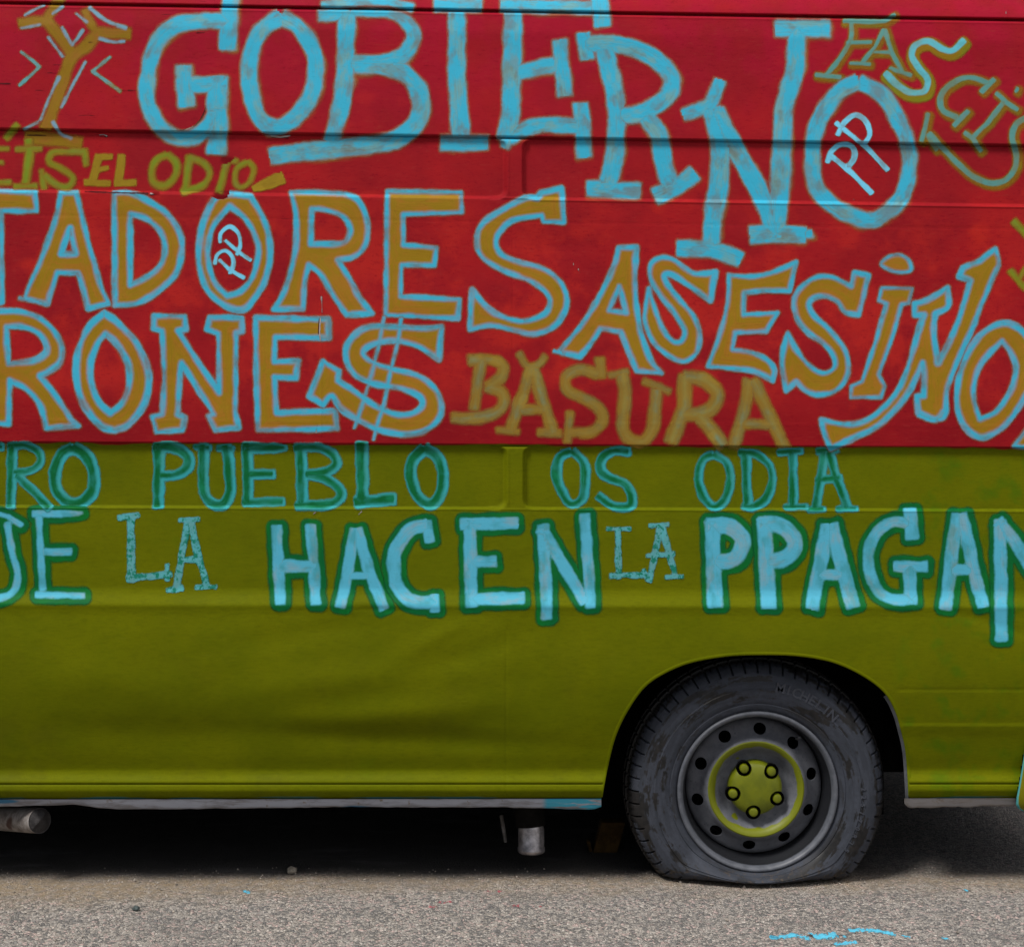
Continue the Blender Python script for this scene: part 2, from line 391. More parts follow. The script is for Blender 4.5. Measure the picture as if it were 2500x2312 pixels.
# every painted letter: (character, tile of the photo it was measured in, style, strokes)
# F = closed outline filled with gold, H = hole, S = stroke "width|path", A / B = stroke of the first / second coat only
LET = [
# --- top word
('Y', 'A1', 'deco', ['A 72|430,-30 330,130', 'A 72|135,170 240,150 330,150', 'A 88|320,140 420,260 500,370', 'A 62|~590,70 620,140 660,210',
  'A 80|~660,225 780,235 905,240', 'A 88|~690,220 600,330 500,400 440,560 380,740 320,900', 'A 95|~180,960 380,975 570,1000',
  'B 22|170,110 240,70 310,40', 'B 22|365,100 440,48', 'B 18|145,202 280,176', 'B 24|~335,260 380,320 440,400', 'B 24|430,190 505,320', 'B 24|505,320 580,210',
  'B 22|528,95 605,160', 'B 32|~622,55 700,120 780,165 880,198', 'B 27|~690,270 780,295 868,292', 'B 24|410,540 340,690 280,840',
  'B 24|600,430 520,570 425,760', 'B 22|165,905 265,855', 'B 27|~368,850 420,930 500,968']),
('>', 'A1', 'mrk', ['B 25|145,362 225,425 275,470c 135,600']),
('<', 'A1', 'mrk', ['B 25|770,400 645,500c 840,640']),
('G', 'A1', 'sky', ['S 118|1608,-40 1600,120 1585,345', 'S 108|~1600,155 1430,150 1250,170 1120,260 1050,420 1025,600 1045,760 1120,890 1250,965 1370,950 1470,860 1520,720',
  'S 112|1330,592 1580,592', 'S 118|1280,460 1282,600 1300,742', 'S 140|1518,540 1512,760', 'S 135|1510,740 1518,900 1510,1070']),
('O', 'A2', 'sky', ['S 112|~250,118 370,195 470,350 488,520 450,680 350,820 230,890 120,850 50,720 22,520 50,330 140,190 250,118']),
('B', 'A2', 'sky', ['S 60|~530,40 800,15 1000,20 1160,60', 'S 80|510,115 720,105', 'S 122|705,90 700,400 690,600 650,800 600,990',
  'S 100|~740,95,50 1000,100,60 1140,180,95 1165,290,105 1080,400,110 920,440,110 740,435,110',
  'S 125|~760,450 960,460 1130,540 1220,680 1210,820 1120,930 960,1000 700,1030 400,1060 170,1095']),
('I', 'A2', 'sky', ['S 92|1320,45 1640,45', 'S 122|1470,90 1470,500 1498,950', 'S 112|1360,1000 1688,998']),
('E', 'A3', 'sky', ['S 95|65,45 700,60', 'S 118|755,-30 772,185', 'S 130|150,60 145,500 130,800 105,970', 'S 90|115,940,110 90,1030,55', 'S 108|190,505 440,452',
  'S 105|~472,285 490,470 512,665', 'S 108|~120,955 300,885 450,872 600,882', 'S 110|620,725 640,900 650,1095']),
('R', 'A3', 'sky', ['S 100|640,235 668,415', 'S 118|~660,310 850,308 1060,365 1215,480 1258,590 1190,710 1050,790 900,805',
  'S 128|785,340 850,600 872,800 862,1050 815,1290', 'S 112|665,1318 1032,1335', 'S 125|~1080,810 1165,940 1190,1100 1250,1300', 'S 118|~1145,1370 1290,1300 1415,1210']),
('N', 'A3', 'sky', ['S 95|~1335,805 1500,740 1545,680 1590,560', 'S 130|~1535,760 1590,1000 1590,1250 1545,1500 1530,1700', 'S 115|~1295,1730 1480,1735 1600,1760 1735,1815',
  'S 128|1560,780 1750,1130 1925,1450 1985,1660', 'S 118|1978,205 2350,205', 'S 130|~2135,200 2110,500 2040,750 2022,1000 2010,1300 1990,1620', 'S 125|~1805,1640 1990,1625 2190,1640', 'S 70|2150,1640 2230,1625']),
('O', 'A4', 'sky', ['S 110|~850,572 1000,660 1110,820 1185,1000 1198,1180 1150,1370 1020,1500 900,1540 740,1480 600,1380 530,1240 522,1050 560,860 640,720 740,620 850,572']),
('P', 'A4', 'pp', ['B 36|685,858 900,1030 1048,1188', 'B 38|~700,945 740,865 820,805 895,850 922,940 880,1010']),
('P', 'A4', 'pp', ['B 40|650,1085 800,1210 938,1350', 'B 38|~628,1135 655,1060 720,1010 800,1025 815,1100 760,1180']),
# --- curved word at the right
('F', 'A4', 'fasc', ['S 32|~740,150 1000,152 1098,105', 'S 32|~795,160 790,280 700,430 610,535', 'S 28|760,300 935,297', 'S 32|545,525 720,542']),
('A', 'A4', 'fasc', ['S 30|1020,210 960,330 870,440', 'S 30|1025,210 1080,380 1150,500', 'S 26|950,365 1065,368', 'S 26|785,442 925,452', 'S 30|1062,480 1212,528']),
('S', 'A4', 'fasb', ['S 44|~1578,285 1500,355 1430,345 1330,290 1240,320 1215,390 1260,470 1325,560 1300,640 1200,645 1110,590 1030,512']),
('C', 'A4', 'fasc', ['S 38|~1765,590 1640,545 1540,560 1440,630 1412,710 1440,780 1530,820', 'S 38|1790,555 1700,645', 'S 38|1608,775 1508,880']),
('I', 'A4', 'fasc', ['S 34|1862,705 1750,850 1650,950', 'S 34|1800,650 1880,720 1955,768', 'S 36|1582,925 1640,970 1700,1058', 'S 46|1940,630 1952,634']),
('S', 'A4', 'fasc', ['S 40|~2120,860 2040,820 1950,860 1915,950 1942,1080 1930,1180 1860,1262 1750,1278 1620,1215 1480,1085 1335,935', 'S 32|1328,795 1310,880 1282,985', 'S 30|1335,960 1390,1048']),
('V', 'B4', 'eis', ['S 55|1925,115 2020,215', 'S 50|1900,460 2010,590', 'S 36|2010,440 1965,520']),
# --- small word at the left
('E', 'A1', 'eis', ['S 45|125,870 40,970', 'S 36|-40,1040 62,1040', 'S 34|-40,1135 22,1135', 'S 42|-40,1272 76,1275']),
('I', 'A1', 'eis', ['S 56|200,975 202,1010', 'S 40|112,1042 290,1040', 'S 62|208,1045 180,1285', 'S 42|100,1305 255,1300']),
('S', 'A1', 'eis', ['S 45|~590,1060 480,1060 370,1065 345,1130 430,1180 510,1240 475,1305 400,1290 310,1225', 'S 36|290,1185 308,1315', 'S 38|592,1040 600,1155']),
('E', 'A1', 'mus', ['S 56|690,1085 645,1285', 'S 42|680,1098 782,1096', 'S 38|680,1185 755,1170', 'S 45|592,1275 768,1280']),
('L', 'A1', 'mus', ['S 58|848,1080 825,1285', 'S 45|800,1280 945,1275']),
('O', 'A1', 'eis', ['S 50|~1170,1080 1230,1140 1222,1230 1150,1300 1070,1270 1060,1180 1100,1110 1170,1080']),
('D', 'A1', 'eis', ['S 55|1325,1090 1290,1345', 'S 50|~1320,1100 1420,1140 1462,1220 1400,1300 1270,1340']),
('T', 'A1', 'eis', ['S 38|1545,1105 1655,1130', 'S 50|1585,1130 1525,1340']),
('O', 'A1', 'eis', ['S 38|~1730,1130 1768,1180 1742,1270 1680,1310 1640,1270 1650,1180 1730,1130']),
('-', 'A1', 'mus', ['S 80|1760,1320,50 1880,1275,85 1970,1238,95']),
# --- outlined gold words
('T', 'B1', 'out', ['F 38|-60,-95 245,-85 258,48 8,42 12,300 15,680 -60,700']),
('A', 'B1', 'out', ['F 40|~425,-80c 532,-85c 575,90 635,330 700,560 755,685c 615,725c 585,610 545,475c 400,475c 365,580 332,695c 180,650c 190,600 290,370 380,120', 'H 42|488,165 425,345 530,345', 'B 36|130,652 330,692', 'B 34|605,728 770,692']),
('D', 'B1', 'out', ['F 46|~795,-80c 900,-82 1060,-10 1180,80 1255,210 1268,330 1220,490 1080,620 950,690 800,705c', 'H 44|~910,65c 1010,100 1110,180 1150,290 1130,400 1060,480 908,562c']),
('O', 'B1', 'out', ['F 50|~1510,-62c 1620,-75 1745,-60c 1840,110 1885,320 1850,520 1770,660 1690,735 1560,700 1440,590 1385,400 1395,220 1440,60', 'H 44|~1600,12c 1700,90 1780,220 1800,350 1760,500 1680,600 1582,635c 1510,560 1460,440 1450,300 1490,150']),
('P', 'B1', 'pp', ['B 30|~1535,268 1540,200 1600,155 1660,200 1675,280 1650,350', 'B 28|1570,250 1660,330 1748,390']),
('P', 'B1', 'pp', ['B 30|~1498,415 1515,350 1570,322 1620,365 1625,430 1600,480', 'B 28|1530,385 1600,455 1702,512']),
('R', 'B2', 'out', ['F 42|~315,-85c 500,-85 700,-70 790,-20 845,100 850,220 820,310 740,370 640,385c 720,510 790,640 885,760c 700,770c 600,620 520,490 440,420c 410,560 400,730c 195,730c 270,600 330,400 352,230 345,50', 'H 42|~460,30c 560,40 670,80 722,150 715,220 660,270 455,275c']),
('E', 'B2', 'out', ['F 38|~985,-95c 1500,-85c 1505,55c 1100,70c 1100,280c 1330,300c 1315,425c 1085,420c 1080,640c 1490,660c 1480,795c 1200,780 975,770c 980,300']),
('S', 'B3', 'out', ['F 44|~-150,870c 0,845 150,875 290,900 420,860 500,770 525,660 480,540 370,450 200,400 70,350 30,270 60,190 150,110 350,75c 362,120c 505,125c 490,-115c 345,-85c 320,-45c 232,-45 87,30 -63,130 -103,250 -63,370 87,460 285,540 385,620 405,690 370,760 250,810 137,800 -13,730 -138,590c']),
('A', 'B3', 'out', ['F 42|~885,300c 1012,295c 1000,500 1012,700 1045,900 1110,1080 1185,1175c 1010,1160c 955,1030 900,885c 760,865c 700,960 615,1060c 490,1030c 490,1000 630,830 760,620 850,430', 'H 34|890,570 820,738 938,755', 'B 36|430,1018 610,1062']),
('S', 'B3', 'out', ['F 42|~1095,585c 1072,720 1065,800 1110,930 1200,1030 1330,1095 1430,1030 1450,900 1410,780 1310,660 1220,550 1205,490 1260,490 1380,570 1525,672c 1558,470c 1420,480 1350,440 1260,380 1170,370 1110,420 1110,520 1180,640 1290,780 1345,880 1320,950 1260,950 1190,860 1130,700']),
('E', 'B4', 'out', ['F 38|~-58,490c 100,500 250,470 410,400c 365,605c 200,600 50,615c 45,765c 280,755c 202,882c -13,895c -35,1010c 60,1020 180,1060 258,1140 250,1230c 120,1165 -60,1140 -203,1125c -123,900 -73,700']),
('S', 'B4', 'out', ['F 40|~350,890c 310,1060 320,1200 340,1300c 410,1235c 480,1300 570,1325 680,1300 760,1210 775,1100 740,990 640,870 540,780 500,700 540,650 620,640 700,680 750,750 848,770c 915,495c 815,470c 795,570c 720,530 640,500 540,510 450,570 395,660 410,780 480,880 600,970 670,1060 670,1140 590,1170 490,1110 400,990']),
('I', 'B4', 'out', ['F 32|1005,580 1222,582 1195,685 1145,695 1090,900 985,1185 1028,1265 1000,1342 790,1345 795,1265 870,1230 960,960 1040,690 985,668', 'F 34|~1000,412 1060,362 1140,352 1200,400 1205,462 1130,470 1050,450']),
('N', 'B4', 'out', ['F 44|~1800,310c 1822,400 1800,470 1700,700 1600,950 1510,1150 1460,1300 1450,1450 1400,1495 1260,1450c 1250,1335c 1300,1330c 1300,1200 1290,1100c 1200,1300 1080,1450 950,1560 800,1630 650,1700c 600,1570 585,1495c 750,1530 900,1500 1040,1390 1150,1230 1220,1030 1270,850 1300,770c 1235,770c 1235,690c 1330,660 1465,580c 1470,710 1380,760c 1370,900 1400,1100c 1480,950 1560,750 1620,530c 1545,500c 1570,440c 1690,390c', 'B 50|~1260,1460 1380,1500 1440,1440']),
('O', 'B4', 'out', ['F 46|~1850,825 1960,860 2060,980 2090,1150 2010,1330 1900,1500 1780,1600 1680,1620 1580,1540 1530,1400 1540,1230 1600,1050 1700,900', 'H 44|~1845,950c 1910,1040 1940,1150 1900,1300 1800,1440 1690,1490c 1650,1350 1660,1200 1720,1080']),
('S', 'B4', 'out', ['F 38|2080,1480 1925,1680 2100,1700']),
('R', 'B1', 'out', ['F 46|~-80,745c 0,740 150,745 270,790 370,870 430,980 425,1090 350,1160 280,1195c 390,1330 500,1500c 545,1540c 325,1560c 280,1400 190,1290 70,1225c 60,1530c -80,1520c', 'H 46|~45,850c 150,850 260,890 320,970 320,1030 250,1080 150,1100 60,1110c']),
('O', 'B1', 'out', ['F 52|~725,755c 830,830 940,950 1010,1080 1040,1230 1000,1400 900,1530 800,1575c 700,1540 610,1440 550,1300 530,1150 550,1000 620,850', 'H 50|~735,900c 830,990 890,1110 900,1250 850,1380 770,1450c 690,1370 640,1250 635,1100 680,970']),
('N', 'B1', 'out', ['F 42|1075,775 1290,775 1300,870 1240,880 1370,1080 1530,1310 1520,900 1440,870 1460,785 1688,790 1692,885 1645,895 1645,1300 1640,1440 1665,1555 1500,1572 1450,1470 1490,1460 1400,1320 1265,1100 1250,1250 1240,1460 1290,1480 1270,1570 1090,1585 1060,1480 1130,1460 1145,1200 1130,880 1070,865']),
('E', 'B2', 'out', ['F 46|70,790 575,795 580,930 205,925 200,1095 365,1090 350,1210 200,1200 215,1450 625,1435 640,1560 85,1572 75,1300']),
('S', 'B2', 'out', ['F 46|~540,1090c 570,1110 650,1160c 640,1225c 760,1300 900,1400 1050,1460 1170,1450 1230,1390 1200,1330 1080,1280 900,1250 780,1200 710,1110 700,1000 760,900 870,850 1050,850 1250,860 1365,848c 1345,1080c 1200,990 1050,950 900,970 820,1030 870,1090 1000,1140 1200,1190 1320,1280 1365,1400 1340,1500 1230,1580 1080,1600 930,1570 780,1500 660,1420 600,1330 540,1395c 440,1335c 490,1220', 'B 32|~1082,790 1060,950 1005,1180 960,1400 920,1520 890,1640', 'B 32|~965,780 930,960 880,1170 840,1300 800,1430 755,1560']),
# --- soft mustard word
('B', 'B2', 'soft', ['S 62|1640,1085 1590,1420', 'S 62|~1560,1085 1700,1075 1790,1120 1775,1210 1680,1265', 'S 66|~1680,1265 1785,1310 1785,1410 1690,1470 1560,1490 1440,1482']),
('A', 'B3', 'soft', ['S 66|275,1140 205,1350 130,1580', 'S 70|285,1140 350,1350 430,1590', 'S 55|200,1430 370,1430', 'S 34|~192,1040 250,1120 330,1110 372,1060', 'S 32|42,1570 185,1582', 'S 42|330,1585 475,1590']),
('S', 'B3', 'soft', ['S 62|~740,1180 620,1150 520,1200 530,1290 620,1340 740,1410 775,1500 700,1580 540,1585', 'S 56|755,1075 765,1200', 'S 42|545,1450 530,1650']),
('U', 'B3', 'soft', ['S 72|~908,1180 930,1300 922,1450 920,1570 980,1640 1070,1640 1125,1540 1140,1400 1150,1290', 'S 32|822,1188 945,1165', 'S 38|1065,1230 1240,1302']),
('R', 'B3', 'soft', ['S 84|1345,1185 1345,1400 1250,1650', 'S 78|~1340,1200 1480,1220 1575,1310 1545,1410 1450,1455 1330,1462', 'S 84|~1440,1460 1530,1570 1610,1680']),
('A', 'B4', 'soft', ['S 72|85,1225 40,1450 -25,1690', 'S 72|110,1220 210,1430 330,1700', 'S 55|45,1530 250,1530']),
# --- first line on the olive panel
('T', 'C1', 'core', ['S 55|-60,262 20,258']),
('R', 'C1', 'core', ['S 66|88,245 72,685', 'S 52|~60,255 180,250 268,300 280,370 210,425 110,440', 'S 58|120,460 230,565 345,690']),
('O', 'C1', 'core', ['S 84|~515,262 600,320 648,430 645,560 570,645 470,645 392,560 385,430 430,315 515,262']),
('P', 'C1', 'core', ['S 80|1108,235 1100,685', 'S 74|~1075,265 1200,262 1305,320 1308,400 1230,455 1100,462']),
('U', 'C1', 'core', ['S 70|~1415,245 1415,400 1425,580 1485,655 1560,655 1602,560 1595,400 1575,250', 'S 36|1358,262 1462,266', 'S 36|1520,272 1625,272']),
('E', 'C1', 'core', ['S 74|1722,235 1728,655', 'S 66|1700,268,75 1900,268,70 1992,265,35', 'S 66|1740,452 1912,450', 'S 58|1698,648 1978,640']),
('B', 'C2', 'core', ['S 80|385,245 392,665', 'S 66|~345,275 500,262 610,320 625,390 545,440 430,452', 'S 66|~430,452 560,482 655,560 650,625 565,665 350,668']),
('L', 'C2', 'core', ['S 86|808,232 812,655', 'S 88|762,642 1042,625']),
('O', 'C2', 'core', ['S 76|~1250,270 1335,325 1370,440 1350,600 1280,660 1195,600 1150,480 1165,350 1250,270']),
('O', 'C3', 'core', ['S 66|~560,290 640,370 652,500 632,620 562,660 500,600 452,470 472,340 560,290']),
('S', 'C3', 'core', ['S 60|~962,290 850,290 768,345 762,430 830,478 930,520 975,600 965,672 850,672 738,600']),
('O', 'C3', 'core', ['S 60|~1550,312 1640,380 1662,500 1630,620 1552,680 1472,600 1440,470 1472,350 1550,312']),
('D', 'C4', 'core', ['S 60|58,305 70,665', 'S 52|~18,300 130,312 222,390 242,500 200,620 110,680 35,668']),
('I', 'C4', 'core', ['S 58|385,280 390,690', 'S 48|282,300 452,288', 'S 42|328,682 485,676']),
('A', 'C4', 'core', ['S 58|612,290 580,480 548,690', 'S 58|640,295 690,480 775,692', 'S 50|555,492 725,475', 'S 38|492,695 608,692', 'S 36|695,690 835,690', 'S 42|560,290 700,280']),
# --- second line on the olive panel
('U', 'C1', 'edge', ['S 46|~50,790 85,1000 125,1150 85,1275 -40,1325', 'S 34|-30,720 60,745 150,805']),
('E', 'C1', 'edge', ['S 46|272,740 285,1000 300,1255', 'S 46|230,725 420,728 575,718,20', 'S 52|300,990 495,990', 'S 44|250,1290 590,1296']),
('L', 'C1', 'spk', ['S 54|912,750 918,1200', 'S 48|885,1180 1195,1142', 'S 44|825,755 970,732', 'S 34|1165,1075 1165,1190']),
('A', 'C1', 'spk', ['S 50|1312,775 1275,960 1228,1245', 'S 50|1332,775 1370,980 1442,1225', 'S 40|1250,1045 1405,1040', 'S 34|1248,768 1385,765', 'S 42|1158,1262 1272,1240', 'S 40|1365,1235 1512,1236']),
('H', 'C2', 'edge', ['S 74|215,810 228,1090 240,1355', 'S 74|455,805 475,1090 490,1355', 'S 84|235,1090 480,1088']),
('A', 'C2', 'edge', ['S 74|758,830 705,1150 660,1375', 'S 76|775,830 850,1100 965,1390', 'S 46|705,1160 865,1158']),
('C', 'C2', 'edge', ['S 92|~1265,800 1150,835 1060,950 1030,1080 1055,1220 1120,1310 1210,1340 1325,1335', 'S 70|1262,775 1282,918', 'S 66|1318,1290 1318,1405']),
('E', 'C2', 'edge', ['S 90|1560,765 1575,1375', 'S 84|1500,798 1895,790', 'S 84|1570,1062 1745,1055', 'S 84|1560,1322 1935,1312']),
('N', 'C3', 'edge', ['S 80|358,805 375,1100 385,1455', 'S 84|345,830 500,1080 655,1345', 'S 74|648,728 690,1378']),
('L', 'C3', 'spk', ['S 44|880,840 886,1175', 'S 40|828,1155 1090,1150', 'S 30|805,830 968,832', 'S 34|1055,1115 1095,1190']),
('A', 'C3', 'spk', ['S 40|1172,810 1140,1000 1095,1195', 'S 40|1188,810 1230,980 1285,1170', 'S 34|1078,1018 1272,1004', 'S 30|1100,808 1232,800', 'S 34|1212,1165 1335,1162']),
('P', 'C3', 'edge', ['S 108|1535,778 1560,1375', 'S 112|~1500,812 1650,812 1740,885 1740,970 1680,1045 1560,1058']),
('P', 'C4', 'edge', ['S 108|185,760 220,1385', 'S 112|~150,802 290,805 385,880 398,965 330,1035 210,1058']),
('A', 'C4', 'edge', ['S 98|625,800 575,1100 520,1388', 'S 98|655,800 725,1080 805,1375', 'S 78|575,1152 720,1150']),
('G', 'C4', 'edge', ['S 78|~1190,790 1080,785 965,860 915,980 922,1130 990,1270 1100,1325 1250,1320', 'S 92|1202,690 1218,895', 'S 80|1090,1092 1320,1092', 'S 92|1200,1090 1212,1350']),
('A', 'C4', 'edge', ['S 88|1530,722 1500,1000 1450,1385', 'S 88|1560,722 1630,1050 1712,1375', 'S 76|1490,1115 1630,1115']),
('N', 'C4', 'edge', ['S 88|1830,770 1838,1200 1838,1605', 'S 88|1815,780 1920,900 2070,1140']),
]

LET += [
('~', 'A1', 'crk', ['A 9|1515,545 1480,640 1448,725 1400,835 1345,892 1210,928', 'B 6|1508,540 1472,638 1452,662', 'B 6|1345,885 1280,915']),
('~', 'A1', 'crd', ['A 9|590,1338 760,1345 1030,1352']), ('~', 'A1', 'crk', ['B 16|1050,1350,10 1078,1344,18 1110,1340,5', 'A 8|1050,1360 1110,1352']),
('~', 'A1', 'crk', ['B 8|690,943 720,940 748,950', 'A 5|690,950 748,956']), ('~', 'A2', 'crk', ['B 10|180,948 240,958 310,948', 'A 6|180,958 300,966']),
('~', 'A1', 'crd', ['A 6|330,448 430,455', 'A 5|330,510 400,514', 'A 6|620,298 690,293', 'A 5|690,640 870,632 965,630']),
('~', 'A1', 'crd', ['A 5|0,585 70,586', 'A 6|190,945 320,948', 'A 5|340,630 520,634', 'A 5|1430,320 1490,318', 'A 6|1370,232 1430,226']),
('~', 'B2', 'crk', ['B 6|520,790 515,900 522,948', 'B 5|528,640 532,760', 'A 4|512,790 507,900']), ('~', 'B2', 'crk', ['B 5|495,1440 500,1540 490,1590']),
('~', 'A4', 'crk', ['B 7|~1845,25 1868,75 1880,135']), ('~', 'B3', 'crk', ['B 6|600,440 616,472', 'B 7|696,500 704,510', 'B 4|560,380 575,430']),  # the A4 stroke paints the highlight on the roof corner cap seam
('~', 'B3', 'crd', ['A 5|1605,990 1635,1070', 'A 5|1640,1020 1665,1100']), ('~', 'B2', 'crd', ['A 6|1105,1240 1120,1275', 'A 6|1130,1240 1140,1262', 'A 5|1190,325 1215,300']),
('~', 'C2', 'crk', ['B 5|458,735 490,712', 'B 5|780,735 808,710', 'A 4|465,740 492,720']), ('~', 'A4', 'crk', ['B 5|808,1385 814,1400']),
]
LET = [q for q in LET if q[2] != 'crd'] + [(q[0], q[1], q[2], [it]) for q in LET if q[2] == 'crd' for it in q[3]]
MATS = {}
def build_letter_materials():
    MATS['sky'] = letter_paint('cyan_brush_paint', (.40, .26, .05), CYAN, 9.0, 6.2, .60, .92, (.24, .17, .05), CYAN2, 1.0, 1.9, .10, None, (.24, .22, .34))
    MATS['deco'] = letter_paint('gold_brush_paint', GOLD, (.14, .35, .47), 7.0, 3.4, .82, 0, (.34, .13, .02), CYAN2, .6, 1.3, .3, None, (.26, .24, .36))
    MATS['out'] = letter_paint('gold_paint_with_cyan_outline', GOLD, (.045, .41, .60), 3.4, 4.6, 1, 0, (.36, .15, .014), (.16, .33, .46), .8, 1.3, .06, None, (.22, .22, .36))
    MATS['mrk'] = letter_paint('thin_teal_ochre_mark', GOLD, (.11, .34, .38), 3, 3.2, 0, 0, None, (.24, .21, .08), .95, 1.4, .2)
    MATS['pp'] = letter_paint('pale_cyan_paint', GOLD, CYAN_L, 1, 2.6, 0, 0, None, (.14, .50, .70), .5, .9)
    MATS['fasc'] = letter_paint('teal_line_over_gold', GOLD, (.09, .27, .25), 5.6, 2.8, .80, .3, (.16, .24, .01), (.15, .24, .22), .7, 1.1)
    MATS['fasb'] = letter_paint('cyan_line_over_gold', GOLD, (.11, .48, .58), 4.6, 2.6, .95, .1, (.16, .24, .01), (.08, .30, .33), .7, 1.1)
    MATS['eis'] = letter_paint('green_gold_soft_paint', (.30, .18, .012), (.16, .25, .012), 4.5, 6.5, .92, .15, (.24, .15, .02), (.22, .24, .04), .8, 1.8)
    MATS['mus'] = letter_paint('mustard_paint', (.33, .22, .012), (.33, .22, .012), 3.6, 3, .95, .1, (.26, .17, .01), None, .6, 1.5)
    MATS['soft'] = letter_paint('faded_mustard_paint', (.33, .20, .025), (.26, .235, .06), 6.0, 12, .92, .2, (.25, .20, .05), (.14, .29, .22), .9, 2.0, .4)
    MATS['core'] = letter_paint('cyan_paint_with_green_core', (.035, .36, .40), GREEN, 3.4, 4.8, 1, 0, (.05, .30, .27), (.003, .20, .09), .7, 1.8, .12)
    MATS['edge'] = letter_paint('cyan_paint_edged_green', GREEN, (.085, .43, .60), 4.4, 3.6, 1, 0, (.0015, .15, .02), (.20, .38, .46), .8, 1.7, .10)
    MATS['crk'] = letter_paint('cracked_edge_and_seam_glint', (.05, .008, .010), (.40, .36, .36), .9, .7, .85, 0, None, None, .3, .9, .3)
    MATS['crd'] = letter_paint('dark_paint_crack', (.05, .004, .006), CYAN, .9, .7, .8, 0, None, None, .3, .9)
    MATS['spk'] = letter_paint('speckled_cyan_paint', (.09, .38, .42), CYAN, 2.2, 1, 1, 0, (.13, .30, .30), None, .6, 2.0, 0, (.01, .19, .13))

# growth / offset (photo px) of each coat relative to the stroke
STY = {'sky': ((2.5, 2.5, 3.5), (1.5, 0, 0)), 'fasc': ((6.5, 4, 4), (0, 0, 0)), 'fasb': ((9, 3, 7), (0, 0, 0)), 'eis': ((1, 0, 0), (-5, -1, -1)), 'mus': ((0, 0, 0), None),
       'soft': ((3.5, 0, 0), (-11, 1, 0)), 'core': ((1, 1, 0), ('core', -3, -1)), 'edge': ((14, 1.5, 1), (0, 0, 0)), 'spk': ((0, 0, 0), None)}
COLNAME = {'sky': 'sky blue', 'deco': 'gold', 'out': 'gold, cyan outlined', 'pp': 'small pale blue', 'fasc': 'thin teal and gold', 'fasb': 'bright blue and gold',
           'eis': 'small green gold', 'mus': 'small mustard', 'soft': 'faded mustard', 'core': 'cyan and dark green', 'edge': 'cyan, green edged', 'spk': 'small speckled cyan', 'crk': '', 'crd': '', 'mrk': 'thin teal'}

